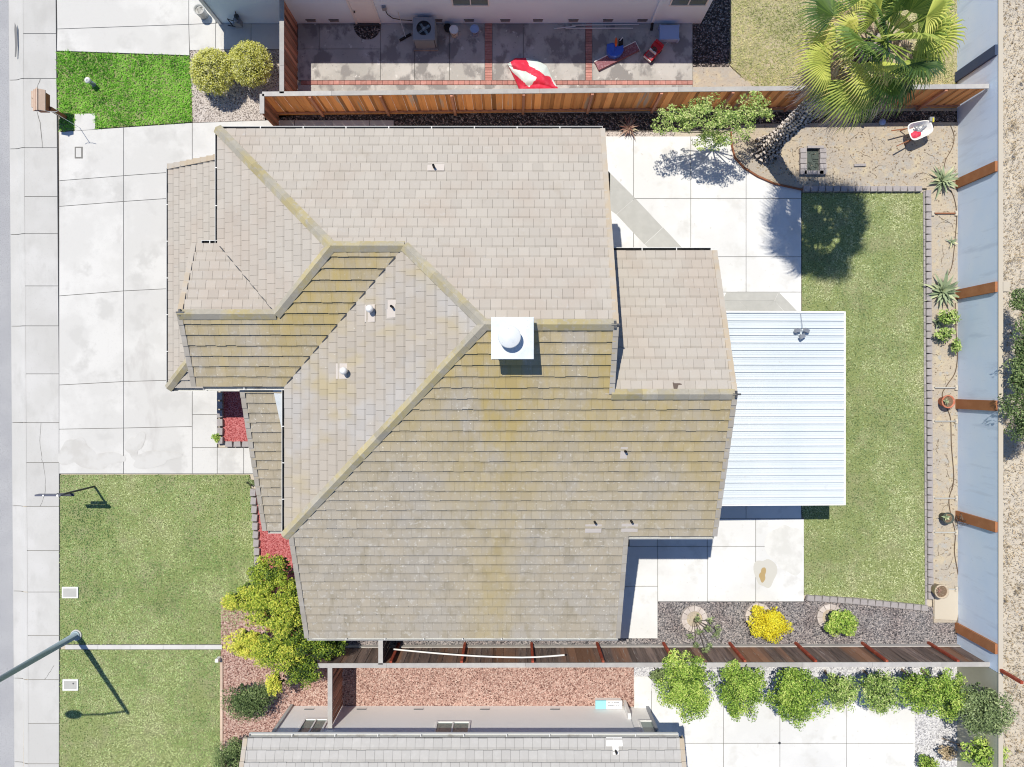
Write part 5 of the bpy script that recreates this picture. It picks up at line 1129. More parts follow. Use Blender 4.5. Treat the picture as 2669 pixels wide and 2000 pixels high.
# ------------------------------------------------------------------ edging blocks
def block(name):
    b = MB(); b.prism([(-.137, -.10), (.137, -.10), (.118, .10), (-.118, .10)], -.04, .115); b.prism([(-.13, -.093), (.13, -.093), (.112, .094), (-.112, .094)], .115, .125); return b.build(name, M['block'], None)
proto = block('edging_block')
used = [False]
def place_block(px, py, rz, label, group, sc=1.0):
    q = G(px, py, .1)
    if not used[0]: o = proto; used[0] = True
    else: o = proto.copy(); COL.objects.link(o)
    o.location = (q.x, q.y, 0.03 + U(-.006, .006)); o.rotation_euler = (U(-.03, .03), U(-.03, .03), rz + U(-.05, .05)); o.scale = (sc, sc, 1)
    tag(o, label, 'edging block', group)
for k in range(16): place_block(2102 + 19.4 * k, 493, math.pi + U(-.03, .03), 'scalloped edging block between the back lawn and the upper dirt bed', 'edging blocks between lawn and upper dirt bed')
for k in range(55): place_block(2419 + 6 * k / 55, 505 + 19.4 * k, math.pi / 2, 'scalloped edging block along the back lawn and the narrow dirt bed', 'edging blocks along the narrow dirt bed', .98)
for k in range(16): place_block(2112 + 19.8 * k, 1559 + 26 * (k / 15) ** 1.2, -.1, 'scalloped edging block between the back lawn and slate gravel', 'edging blocks between lawn and slate gravel')
for k in range(6): place_block(574, 1033 + 23 * k, -math.pi / 2, 'pinkish edging block along the driveway side of the small red bed', 'edging blocks beside the small red bed', 1.05)
for k in range(4): place_block(597 + 22 * k, 1158, 0, 'pinkish edging block along the walkway side of the small red bed', 'edging blocks below the small red bed')
for k in range(12): place_block(660 + 16 * k / 12, 1284 + 22 * k, -math.pi / 2 - .06, 'pinkish edging block between the front lawn and long red bed', 'edging blocks along the front lawn', 1.02)
# flat back course of edging (second course along the east bed)
b = MB()
for k in range(60):
    b.prism(PX([(2405 + 5 * k / 60, 500 + 18 * k), (2410 + 5 * k / 60, 500 + 18 * k), (2410 + 5 * k / 60, 517 + 18 * k), (2405 + 5 * k / 60, 517 + 18 * k)]), -.02, .05)
o = b.build('lawn_border_brick', M['block'], None, tuple(G(2408, 1030))); tag(o, 'thin border of grey bricks along the whole back lawn side', 'border')
# curved brown edging along the dirt bed
b = MB(); c2 = [G(x, y, .07) for x, y in [(1905, 345), (1907, 380), (1915, 411), (1939, 438), (1974, 460), (2020, 480), (2090, 495)]]
for p, q in zip(c2, c2[1:]): b.beam(p, q + (q - p).normalized() * .01, .045, .12)
o = b.build('bed_edging', M['brown_wood'], None, tuple(c2[3])); tag(o, 'curved brown wooden edging between the patio and the dirt bed', 'edging')
# stone rings
def ring(label, px, py, R=.5):
    q = G(px, py); b = MB(); n = 12
    for k in range(n):
        a0 = 2 * math.pi * k / n + .02; a1 = 2 * math.pi * (k + 1) / n - .02; ri = R * .6
        b.prism([(q.x + R * math.cos(a0), q.y + R * math.sin(a0)), (q.x + R * math.cos(a1), q.y + R * math.sin(a1)), (q.x + ri * math.cos(a1), q.y + ri * math.sin(a1)), (q.x + ri * math.cos(a0), q.y + ri * math.sin(a0))], 0, .14)
    M_ = M['ringstone']; o = root('stone_ring', tuple(q), label, 'planter ring', 'stone planter rings'); b.build('brick', M_, o)
    b = MB(); b.lathe((q.x, q.y, .0), [(R * .6, 0), (R * .6, .05)], 24); b.build('soil', M['dirt'], o)
M['ringstone'] = mat('pale_ring_stone', (0.52, 0.46, 0.43, 1), tint=.12, rough=.9, blot=[(6, (0.60, 0.55, 0.52, 1), .45, .7, 3)])
ring('pale stone ring round the sparse sapling in the slate gravel', 1808, 1611); ring('pale stone ring under the golden yellow bush', 1974, 1604); ring('pale stone ring under the green bush nearest the wall', 2160, 1606)
# concrete-sided box in the bed corner, cross bars
o = MB(); o.prism(PX([(2433, 1532), (2497, 1536), (2499, 1616), (2433, 1612)]), .03, .075); o = o.build('sand_pad', M['cream'], None, tuple(G(2466, 1575))); tag(o, 'pale sand pad in the bed corner by the beige pot', 'pad')
lbs = {556: 'dark wooden crossbar with stone ends in the bed above the agave', 1011: 'pale crossbar in the bed just above the terracotta pot', 1098: 'pale crossbar in the bed just below the terracotta pot', 1299: 'pale crossbar in the bed just above the dark pot', 1388: 'pale crossbar in the bed just below the dark pot', 1536: 'pale crossbar touching the large beige pot'}
for py, lb in lbs.items():
    q = G(2463, py, .12); rt = root('crossbar', (q.x, q.y, .05), lb, 'crossbar', 'crossbars in the narrow bed')
    b = MB(); b.beam((q.x - .42, q.y, .11), (q.x + .42, q.y, .11), .04, .04); b.build('bar', M['brown_wood'] if py == 556 else M['stamp'], rt)
    for s_ in (-1, 1):
        b = MB(); b.box(q.x + s_ * .44 - .05, q.y - .09, .04, q.x + s_ * .44 + .05, q.y + .09, .13); b.build('end_block', M['cream'], rt)
# hoses
def hose(name, label, pts, r=.014, m='hose', z=.07, cat='hose'):
    P3 = [G(x, y, z) for x, y in pts]; sm = []
    for i in range(len(P3) - 1):
        p0 = P3[max(i - 1, 0)]; p1 = P3[i]; p2 = P3[i + 1]; p3 = P3[min(i + 2, len(P3) - 1)]
        for k in range(6):
            t = k / 6; sm.append(.5 * ((2 * p1) + (-p0 + p2) * t + (2 * p0 - 5 * p1 + 4 * p2 - p3) * t * t + (-p0 + 3 * p1 - 3 * p2 + p3) * t ** 3))
    sm.append(P3[-1]); b = MB(); b.tube(sm, r, 6); o = b.build(name, M[m], None, tuple(P3[0])); return tag(o, label, cat)
hose('garden_hose', 'brown hose curving past the wheelbarrow to the upper agave', [(2478, 328), (2487, 355), (2482, 385), (2466, 415), (2460, 440)])
hose('garden_hose', 'brown hose at the wall foot between the two agaves', [(2478, 495), (2488, 520), (2494, 560), (2490, 620), (2482, 690), (2470, 720)])
hose('garden_hose', 'long dark hose winding down the bed past the three pots', [(2490, 790), (2492, 860), (2496, 920), (2490, 970), (2470, 1002), (2456, 1030), (2470, 1068), (2478, 1095), (2480, 1160), (2486, 1250), (2474, 1300), (2478, 1340), (2490, 1390), (2488, 1440), (2498, 1500), (2503, 1560), (2490, 1650)], .016)
# firepit
fp_ = root('fire_pit', tuple(G(2120, 418)), 'rectangular grey block fire pit on the dirt under the palm shadow', 'fire pit')
b = MB()
for k in range(5):
    for x in (2094, 2145): b.box(*(lambda q: (q.x - .12, q.y - .09, .04, q.x + .12, q.y + .09, .22))(G(x + (k % 2), 392 + 14 * k, .2)))
for x in (2105, 2122, 2138): b.box(*(lambda q: (q.x - .12, q.y - .07, .04, q.x + .12, q.y + .07, .22))(G(x, 450, .2)))
b.beam(G(2104, 384, .2), G(2146, 384, .2), .09, .1); b.build('brick', M['block'], fp_)
b = MB(); q0 = G(2102, 448); q1 = G(2138, 388); b.box(q0.x, q0.y, .05, q1.x, q1.y, .062, 0)
for k in range(26): 
    a = U(0, 3.1); c = Vector((U(q0.x + .08, q1.x - .08), U(q0.y + .08, q1.y - .08), .08)); d = Vector((math.cos(a), math.sin(a), 0)) * .07; b.beam(c - d, c + d, .02, .02)
b.build('ash', M['potdark'], fp_)
q = G(2238, 433); b = MB(); b.beam(q + Vector((-.22, 0, .09)), q + Vector((.22, 0.01, .09)), .09, .07); o = b.build('loose_brick', M['block'], None, tuple(q)); tag(o, 'single long block lying loose on the dirt bed', 'block')
q = G(2300, 318, .1); b = MB(); b.lathe((q.x, q.y, .02), [(.05, 0), (.12, .05), (.13, .1), (.06, .16), (.01, .17)], 12); o = b.build('garden_rock', M['blue_fabric'], None, tuple(q)); tag(o, 'blue grey rounded rock on the dark mulch under the palm', 'rock')

# ------------------------------------------------------------------ wheelbarrow
zt_ = .65; c = G(2398, 338, zt_)
wb = root('wheelbarrow', (c.x, c.y, .05), 'white tray wheelbarrow with clutter inside on the dirt bed', 'wheelbarrow')
ang = math.radians(18)
def loc(u, v, z): return Vector((c.x + u * math.cos(ang) - v * math.sin(ang), c.y + u * math.sin(ang) + v * math.cos(ang), z))
b = MB(); outer = []; inner = []
def tray(sc, z, front=.46, back=-.4, w0=.34, w1=.24):
    pts = []
    for k in range(24):
        a = 2 * math.pi * k / 24; uu = math.copysign(abs(math.cos(a)) ** .55, math.cos(a)); vv = math.copysign(abs(math.sin(a)) ** .55, math.sin(a))
        x = uu * (front if uu > 0 else -back); w = w0 + (w1 - w0) * (x - back) / (front - back); pts.append(loc(x * sc, vv * w * sc, z))
    return pts
R1, R2, R3, R4 = tray(1, zt_), tray(1.07, zt_ - .005), tray(.62, zt_ - .24), tray(.97, zt_ - .0)
for k in range(24):
    k2 = (k + 1) % 24; b.face([R2[k], R2[k2], R4[k2], R4[k]], 0, .6); b.face([R4[k], R4[k2], R3[k2], R3[k]], 0, .5); b.face([R3[k], R3[k2], R2[k2], R2[k]][::1], 0, .3)
b.face(R3, 0, .5); b.build('tray', M['white'], wb)
b = MB()
for s_ in (-1, 1): b.beam(loc(-.95, s_ * .3, .55), loc(.45, s_ * .12, .3), .035, .035); b.beam(loc(-.35, s_ * .28, .05), loc(-.25, s_ * .22, .45), .03, .03)
b.build('handle', M['brown_wood'], wb)
b = MB(); w0 = loc(.58, 0, .23); 
for s_ in range(1):
    pts = []; ax = Vector((-math.sin(ang), math.cos(ang), 0)); ar = Vector((math.cos(ang), math.sin(ang), 0))
    for k in range(17): a = 2 * math.pi * k / 16; pts.append(w0 + ar * .15 * math.cos(a) + Vector((0, 0, .15 * math.sin(a))))
    b.tube(pts, .04, 8, caps=False)
b.tube([w0 - ax * .05, w0 + ax * .05], .05, 10); b.build('wheel', M['black'], wb)
b = MB(); rr = random.Random(3)
pts = []
for k in range(14): a = 2 * math.pi * k / 14; pts.append((.13 + .03 * math.sin(3 * a), .0))
q = loc(-.12, -.1, zt_ - .2)
for dx_, dy_, s_ in ((0, 0, .13), (.12, .02, .09), (-.08, -.02, .1)): b.lathe((q.x + dx_, q.y + dy_, q.z), [(s_, 0), (s_ * 1.05, .05), (s_ * .7, .11), (s_ * .2, .14)], 9)
o = b.build('crumpled_bag', M['red_cloth'], None, tuple(q)); tag(o, 'crumpled pink red bag inside the wheelbarrow tray', 'bag')
b = MB(); q = loc(.05, .08, zt_ - .22)
for k in range(7): a = loc(rr.uniform(-.2, .25), rr.uniform(-.08, .2), zt_ - .18); d = loc(rr.uniform(-.1, .35), rr.uniform(-.05, .22), zt_ - .12 + .02 * k * .3); b.beam(a, d, .05, .02)
o = b.build('scrap_wood', M['greymetal'], None, tuple(q)); tag(o, 'grey scraps piled in the wheelbarrow tray', 'scrap')
b = MB(); q = loc(.5, .2, zt_ - .03); b.box(q.x - .08, q.y - .06, q.z, q.x + .08, q.y + .1, q.z + .1, 0); b.box(q.x + .0, q.y - .1, q.z + .1, q.x + .05, q.y + .06, q.z + .13, 1); o = b.build('small_can', [M['greymetal'], M['yellow']], None, tuple(q)); tag(o, 'small grey and yellow can on the front lip of the wheelbarrow', 'can')

# ------------------------------------------------------------------ street things
q = G(200, 1655); lp = root('street_lamp', tuple(q), 'tall grey steel street lamp on the front lawn rising past the road kerb', 'street lamp')
b = MB(); b.lathe((q.x, q.y, 0), [(.21, 0), (.21, .06), (.19, .07)], 24); b.build('footing', M['concrete'], lp)
Hl = 8.1; b = MB(); b.tube([(q.x, q.y, .08), (q.x, q.y, 2), (q.x, q.y, Hl)], .12, 16, radii=[.125, .11, .065]); b.lathe((q.x, q.y, .07), [(.17, 0), (.17, .03), (.14, .05)], 20); b.build('pole', M['pole'], lp)
b = MB(); b.tube([(q.x, q.y, Hl - .2), (q.x - .9, q.y + .02, Hl + .15), (q.x - 1.8, q.y + .02, Hl + .25)], .035, 10); b.build('arm', M['pole'], lp)
b = MB(); b.lathe((q.x - 2.1, q.y + .02, Hl + .2), [(.1, -.06), (.34, -.02), (.32, .05), (.12, .1), (.02, .11)], 20, sx=1, sy=.5); b.build('lamp_head', M['greymetal'], lp)
q = G(247, 1268); ss = root('street_sign', tuple(q), 'dark post with edge on sign plates on the front lawn near the driveway', 'street sign')
b = MB(); b.box(q.x - .03, q.y - .03, 0, q.x + .03, q.y + .03, 2.15); b.build('post', M['darkmetal'], ss)
tz = 2.08; a = G(96, 1291, tz); c = G(163, 1293, tz)
b = MB(); b.box(a.x, q.y - .03, 1.95, q.x + .1, q.y + .025, 2.2); b.lathe((q.x - .5, q.y, 2.2), [(.03, 0), (.03, .02)], 8, 1); b.lathe((q.x, q.y, 2.2), [(.04, 0), (.04, .03)], 8, 1); b.build('sign_plate', [M['signgrey'], M['white']], ss)
b = MB(); b.box(q.x - .5, q.y - .14, 1.45, q.x + .12, q.y - .035, 1.48); b.build('bracket', M['darkmetal'], ss)
# mailbox
q = G(172, 308); mb_ = root('letterbox', tuple(q), 'wooden letterbox cabinet on a post at the sidewalk edge', 'letterbox')
b = MB(); b.box(q.x - .06, q.y - .06, 0, q.x + .06, q.y + .06, .95); b.build('post', M['brown_wood'], mb_)
b = MB(); b.box(q.x - .36, q.y - .14, .9, q.x - .02, q.y + .5, 1.22); b.beam((q.x, q.y, .8), (q.x - .2, q.y + .2, .93), .08, .1); b.build('cabinet', M['brown_wood'], mb_)
b = MB()
b.face([(q.x - .44, q.y - .2, 1.22), (q.x - .2, q.y - .2, 1.36), (q.x - .2, q.y + .56, 1.36), (q.x - .44, q.y + .56, 1.22)]); b.face([(q.x - .2, q.y - .2, 1.36), (q.x + .02, q.y - .2, 1.23), (q.x + .02, q.y + .56, 1.23), (q.x - .2, q.y + .56, 1.36)])
b.box(q.x - .44, q.y - .2, 1.205, q.x + .02, q.y + .56, 1.219)
for k in range(1, 4): b.box(q.x - .44 + .075 * k, q.y - .205, 1.226 + .043 * k, q.x - .43 + .075 * k, q.y + .565, 1.236 + .043 * k, 1)
b.box(q.x - .23, q.y - .22, 1.358, q.x - .17, q.y + .58, 1.38)
b.build('roof_board', [M['tan_wood'], M['brown_wood']], mb_)
b = MB(); b.box(q.x - .56, q.y - .02, 1.04, q.x - .36, q.y + .38, 1.12); b.box(q.x - .54, q.y + .3, 1.12, q.x - .38, q.y + .55, 1.16); b.build('front_shelf', M['tan_wood'], mb_)
q = G(209, 334); b = MB(); b.tube([q, q + Vector((0, 0, 1.6))], .01, 6); b.tube([q + Vector((-.2, .0, 1.72)), q + Vector((-.1, 0, 1.6)), q + Vector((0, 0, 1.6)), q + Vector((.1, 0, 1.6)), q + Vector((.22, 0, 1.7))], .01, 6)
o = b.build('plant_hook', M['galv'], None, tuple(q)); tag(o, 'thin metal plant hook rod in front of the letterbox', 'plant hook')
q = G(246, 222); fh = root('fire_hydrant', tuple(q), 'small grey white capped standpipe in the lush grass', 'standpipe')
b = MB(); b.lathe((q.x, q.y, 0), [(.1, 0), (.09, .05), (.075, .06), (.075, .38), (.09, .4)], 16); b.build('body', M['greymetal'], fh)
b = MB(); b.lathe((q.x, q.y, .4), [(.11, 0), (.11, .05), (.07, .1), (.03, .11), (.03, .15)], 16); b.build('cap', M['white'], fh)
for s_ in (1, -1):
    b = MB(); b.tube([(q.x, q.y, .3), (q.x + s_ * .14, q.y - .03, .3)], .035, 10); b.build('outlet', M['white'], fh)
# utility box covers
def cover(label, px, py, w, h, m1='white', m2='stamp', z=.03):
    q = G(px, py, z); o = root('utility_cover', (q.x, q.y, 0), label, 'utility box', 'utility covers')
    b = MB(); b.box(q.x - w / 2, q.y - h / 2, -.05, q.x + w / 2, q.y + h / 2, z); b.build('rim', M[m1], o)
    b = MB(); b.box(q.x - w / 2 + .05, q.y - h / 2 + .05, z - .01, q.x + w / 2 - .05, q.y + h / 2 - .05, z + .006); lid = b.build('lid', M[m2], o)
    return q, lid
cover('white rimmed utility box in the front lawn above the street lamp', 182, 1545, .6, .42, z=.06); q, lid = cover('white rimmed utility box with a dark plug below the street lamp', 183, 1786, .58, .42, z=.06)
b = MB(); b.lathe((q.x + .12, q.y + .06, .066), [(.03, 0), (.03, .006)], 12); b.build('plug', M['darkmetal'], bpy.data.objects['utility_cover.001'])
cover('flush pale utility cover in the driveway slab', 205, 398, .3, .44, 'joint', 'concrete', .036)
# storm drain marks: dark scrape on kerb
b = MB(); pts = [(40, 60), (46, 75), (47, 120), (44, 150), (40, 150), (41, 120), (39, 80)]; b.face([G(x, y, 0.0) + Vector((0, 0, .035)) for x, y in pts]); M['scuff'] = mat('kerb_scuff', (.2, .2, .2, 1), rough=1); struct(b.build('kerb_mark', M['scuff']))

# ------------------------------------------------------------------ neighbour side-yard clutter
zt_ = .78; a = G(1076, 104, zt_); c = G(1133, 45, zt_)
ac = root('air_conditioner', ((a.x + c.x) / 2, (a.y + c.y) / 2, 0), 'square grey outdoor air conditioner with a top fan against the lavender wall', 'air conditioner')
b = MB(); b.box(a.x + .02, a.y + .02, .1, c.x - .02, c.y - .02, zt_ - .14); b.build('coil_body', M['darkmetal'], ac)
b = MB()
for k in range(14):
    z = .13 + k * .044; b.box(a.x + .04, a.y - .012, z, c.x - .04, a.y + .022, z + .012); b.box(c.x - .022, a.y + .04, z, c.x + .012, c.y - .04, z + .012)
b.build('louvre', M['louvre'], ac)
cx_, cy_ = (a.x + c.x) / 2, (a.y + c.y) / 2 + .02
b = MB(); n = 32; R = .27
ringp = [(cx_ + R * math.cos(2 * math.pi * k / n), cy_ + R * math.sin(2 * math.pi * k / n)) for k in range(n)]
def sqp(k):
    an = 2 * math.pi * k / n; m_ = max(abs(math.cos(an)), abs(math.sin(an))); return (cx_ + (c.x - a.x) / 2 * math.cos(an) / m_, (a.y + c.y) / 2 + (c.y - a.y) / 2 * math.sin(an) / m_)
for k in range(n): p, p2, s1, s2 = ringp[k], ringp[(k + 1) % n], sqp(k), sqp(k + 1); b.face([(s1[0], s1[1], zt_), (s2[0], s2[1], zt_), (p2[0], p2[1], zt_), (p[0], p[1], zt_)], 0, .5); b.face([(p[0], p[1], zt_), (p2[0], p2[1], zt_), (p2[0], p2[1], zt_ - .12), (p[0], p[1], zt_ - .12)], 1, .5); b.face([(s1[0], s1[1], zt_ - .04), (s2[0], s2[1], zt_ - .04), (s2[0], s2[1], zt_), (s1[0], s1[1], zt_)], 0, .5)
b.build('top_panel', [M['greymetal'], M['darkmetal']], ac)
b = MB(); b.lathe((cx_, cy_, zt_ - .1), [(.08, 0), (.08, .05), (.03, .07)], 16, 0)
for k in range(4):
    Mx = Matrix.Translation((cx_, cy_, zt_ - .09)) @ Matrix.Rotation(k * math.pi / 2 + .6, 4, 'Z') @ Matrix.Rotation(.35, 4, 'X'); b.box(.05, -.05, -.004, .24, .05, .004, 0, None, Mx)
b.build('fan', M['pole'], ac)
b = MB()
for rr_ in (.12, .18, .235): b.tube([(cx_ + rr_ * math.cos(t * .3927), cy_ + rr_ * math.sin(t * .3927), zt_ + .004) for t in range(17)], .004, 4, caps=False)
for k in range(10): a_ = k * .628; b.tube([(cx_ + .06 * math.cos(a_), cy_ + .06 * math.sin(a_), zt_ + .01), (cx_ + .27 * math.cos(a_), cy_ + .27 * math.sin(a_), zt_)], .004, 4)
b.build('fan_guard', M['darkmetal'], ac)
b = MB(); b.box(a.x - .05, a.y - .06, 0.03, c.x + .05, c.y + .04, .1); b.build('pad', M['concrete_old'], ac)
def bucket(label, px, py, m, r=.16, h=.38):
    q = G(px, py, h); o = root('bucket', (q.x, q.y, .03), label, 'bucket'); b = MB()
    b.lathe((q.x, q.y, .03), [(r * .85, 0), (r, h * .93), (r * 1.07, h * .94), (r * 1.07, h), (r * .95, h), (r * .93, h - .03)], 24); b.build('pail', M[m], o)
    b = MB(); b.tube([(q.x - r, q.y - .02, h - .02), (q.x - r * .5, q.y - r * .9, h - .05), (q.x, q.y - r * 1.15, h - .08), (q.x + r * .5, q.y - r * .9, h - .05), (q.x + r, q.y - .02, h - .02)], .006, 5); b.build('handle', M['darkmetal'], o)
    return q
q = bucket('white lidded bucket beside the air conditioner', 1183, 78, 'white'); b = MB(); b.lathe((q.x, q.y, .39), [(.155, 0), (.15, .01)], 24); b.build('lid', M['stucco'], bpy.data.objects['bucket'])
q = bucket('grey blue bucket against the lavender wall', 1237, 76, 'blue_fabric', .155, .36); b = MB(); b.lathe((q.x, q.y, .345), [(.14, 0), (.14, .01)], 20); b.build('contents', M['greymetal'], bpy.data.objects['bucket.001'])
bucket('low black bucket behind the white one', 1166, 72, 'black', .13, .2)
# push broom
q = G(1058, 100); b = MB(); b.beam(q + Vector((-.22, -.12, .07)), q + Vector((.2, .12, .07)), .07, .09, 0); rt = root('push_broom', tuple(q), 'push broom leaning on the lavender wall beside the air conditioner', 'broom'); b.build('broom_head', M['black'], rt)
b = MB(); b.tube([q + Vector((0, 0, .1)), wall_pt(1037, 31, yw - .05)], .014, 8); b.build('handle', M['galv'], rt)
# doormat (half round)
q = G(958, 66); b = MB(); pts = [(q.x - .52, q.y + .02), (q.x + .52, q.y + .02)] + [(q.x + .52 * math.cos(a), q.y + .0 - .56 * math.sin(a)) for a in np.linspace(.1, math.pi - .1, 22)]
b.prism(pts, .03, .05); o = b.build('doormat', M['mat'] if 'mat' in M else M['gravel_black'], None, tuple(q)); tag(o, 'dark half round doormat at the neighbouring side door', 'doormat')
# white poles along the wall
for i, (x0_, y0_, x1_, y1_, lb) in enumerate([(1444, 75, 1500, 69, 'short slanted white pole by the lavender wall foot'), (1474, 74, 1650, 74, 'longest white pole lying along the lavender wall'), (1490, 66, 1665, 64, 'thin white pole touching the lavender wall foot')]):
    b = MB(); b.tube([G(x0_, y0_, .06), G(x1_, y1_, .06)], .022, 8); o = b.build('white_pole', M['white'], None, tuple(G(x0_, y0_, .06))); tag(o, lb, 'pole', 'white poles by the lavender wall')
# red and white umbrella cloth
def cloth():
    nx, ny = 64, 56; q0 = G(1388, 190)
    # outline quad: corners in px
    C = [(1322, 165), (1372, 150), (1440, 200), (1462, 244)], [(1330, 185), (1360, 243)]
    us = MB()
    def P_(u, v):
        a = Vector((1322 + 50 * u, 168 - 18 * u)); top = [(1322, 168), (1342, 152), (1370, 151), (1402, 158), (1425, 172), (1440, 205), (1464, 246)]
        bot = [(1322, 168), (1332, 188), (1345, 215), (1357, 243), (1390, 243), (1425, 244), (1464, 246)]
        def cv(L_, t): t = t * (len(L_) - 1); i = min(int(t), len(L_) - 2); f = t - i; return Vector(L_[i]) * (1 - f) + Vector(L_[i + 1]) * f
        p = cv(top, u) * (1 - v) + cv(bot, u) * v
        z = .34 * math.sin(math.pi * min(1, max(0, u)) ** .8) * math.sin(math.pi * min(.999, max(.001, v))) ** .7 + .05 + .07 * abs(math.sin(8 * v + 6 * u)) * math.sin(math.pi * v) + .045 * math.sin(15 * u - 6 * v) * math.sin(math.pi * v)
        return G(p.x, p.y, max(.045, z))
    def PXY(u, v):
        def cv(L_, t): t = t * (len(L_) - 1); i = min(int(t), len(L_) - 2); f = t - i; return Vector(L_[i]) * (1 - f) + Vector(L_[i + 1]) * f
        return cv([(1322, 168), (1342, 152), (1370, 151), (1402, 158), (1425, 172), (1440, 205), (1464, 246)], u) * (1 - v) + cv([(1322, 168), (1332, 188), (1345, 215), (1357, 243), (1390, 243), (1425, 244), (1464, 246)], u) * v
    def inside(p, poly):
        r_ = False; j = len(poly) - 1
        for i in range(len(poly)):
            if (poly[i][1] > p[1]) != (poly[j][1] > p[1]) and p[0] < (poly[j][0] - poly[i][0]) * (p[1] - poly[i][1]) / (poly[j][1] - poly[i][1]) + poly[i][0]: r_ = not r_
            j = i
        return r_
    WP = [[(1322, 168), (1330, 162), (1338, 180), (1372, 187), (1400, 203), (1380, 228), (1358, 208), (1335, 188)], [(1370, 151), (1402, 158), (1425, 172), (1438, 200), (1452, 226), (1446, 224), (1434, 200), (1420, 197), (1406, 186), (1380, 172)]]
    for i in range(nx):
        for j in range(ny):
            u0, u1, v0, v1 = i / nx, (i + 1) / nx, j / ny, (j + 1) / ny; u = (u0 + u1) / 2; v = (v0 + v1) / 2
            c_ = PXY(u, v); k = 0 if any(inside(c_, W_) for W_ in WP) else 1
            us.face([P_(u0, v0), P_(u0, v1), P_(u1, v1), P_(u1, v0)], 1 if k == 0 else 0, .5, True)
    rt = root('fallen_umbrella', tuple(q0), 'collapsed red and white parasol lying on the side yard concrete', 'parasol')
    us.build('canopy', [M['red_cloth'], M['white_cloth']], rt)
    b = MB(); b.tube([G(1326, 172, .08), G(1350, 212, .08), G(1362, 246, .08)], .012, 6); b.build('pole', M['galv'], rt)
cloth()
# maroon rug/box, blue tub, orange toy
q = G(1607, 151); ang2 = math.atan2(G(0, 118).y - G(0, 180).y, G(1668, 0).x - G(1552, 0).x)
Mx = Matrix.Translation((q.x, q.y, .04)) @ Matrix.Rotation(ang2 * .93, 4, 'Z'); b = MB(); b.box(-.85, -.17, 0, .85, .17, .1, 0, .5, Mx)
rt = root('padded_bench', tuple(q), 'long maroon patterned pad with white trim lying askew on the concrete', 'pad'); b.build('pad', M['maroon'], rt)
b = MB(); b.box(-.86, .17, .0, .86, .2, .12, 0, .5, Mx); b.box(.85, -.17, 0, .87, .17, .11, 0, .5, Mx); b.build('trim', M['white'], rt)
q = G(1603, 130, .3); rt = root('toy_tub', (q.x, q.y, .14), 'blue rounded plastic tub chair with a folded flap on the maroon pad', 'tub')
b = MB(); pts = [(-.3, .18), (-.1, .24), (.12, .1), (.3, .14), (.31, -.06), (.2, -.2), (0, -.28), (-.18, -.25), (-.3, -.1)]
b.prism([(q.x + x, q.y + y) for x, y in pts], .14, .36); b.build('tub_body', M['blue_plastic'], rt)
b = MB(); b.face([(q.x - .26, q.y + .17, .365), (q.x - .07, q.y - .2, .365), (q.x - .03, q.y + .12, .48)]); b.face([(q.x - .03, q.y + .12, .48), (q.x - .07, q.y - .2, .365), (q.x + .02, q.y + .05, .365)]); b.build('flap', M['blue_plastic'], rt)
q = G(1605, 112, .45); b = MB(); b.lathe((q.x, q.y, .365), [(.05, 0), (.08, .12), (.07, .22), (.02, .28)], 14, sx=.6, sy=2.0); o = b.build('orange_toy', M['orange_plastic'], None, tuple(q)); tag(o, 'orange plastic fin shaped toy on the blue tub', 'toy')
q = G(1617, 108, .2); b = MB(); b.box(q.x - .05, q.y - .12, .0, q.x + .1, q.y + .1, .2, 0); b.beam(q + Vector((-.03, 0, .03)), q + Vector((.08, .12, .06)), .03, .03, 1); o = b.build('black_crate', [M['black'], M['white']], None, tuple(q)); tag(o, 'small black crate with white bits behind the orange toy', 'crate')
# toy car
q = G(1704, 133, .25); tc = root('toy_car', (q.x, q.y, .03), 'red and pink ride on toy car on the shaded side yard concrete', 'toy car')
Mx = Matrix.Translation((q.x, q.y, .03)) @ Matrix.Rotation(math.radians(50), 4, 'Z')
b = MB(); b.box(-.34, -.17, .08, .3, .17, .24, 0, .5, Mx); b.box(-.32, -.19, .16, -.1, .19, .2, 0, .5, Mx); b.box(.1, -.2, .12, .28, .2, .3, 0, .5, Mx); b.box(.26, -.18, .2, .34, .18, .38, 0, .5, Mx); b.build('body', M['red_plastic'], tc)
b = MB(); b.box(-.33, -.13, .24, -.12, .13, .26, 0, .5, Mx); b.box(-.02, -.1, .24, .24, .1, .27, 0, .5, Mx); b.build('seat', M['cloth_pink'] if 'cloth_pink' in M else M['maroon'], tc)
b = MB(); b.box(-.11, -.15, .24, -.06, .15, .36, 0, .5, Mx); b.box(-.37, -.17, .1, -.34, .17, .18, 0, .5, Mx); b.build('windshield', M['white'], tc)
for u in (-.23, .2):
    for v in (-.18, .18):
        b = MB(); p = Mx @ Vector((u, v - .03, .08)); p2 = Mx @ Vector((u, v + .03, .08)); b.tube([p, p2], .08, 14); b.build('wheel', M['black'], tc)
b = MB(); pts = [Mx @ Vector((.0 + .07 * math.cos(t * .5236), .07 * math.sin(t * .5236), .37)) for t in range(13)]; b.tube(pts, .014, 6, caps=False); b.tube([Mx @ Vector((-.05, 0, .25)), Mx @ Vector((0, 0, .37))], .014, 6); b.build('steering_wheel', M['leaf_olive'], tc)
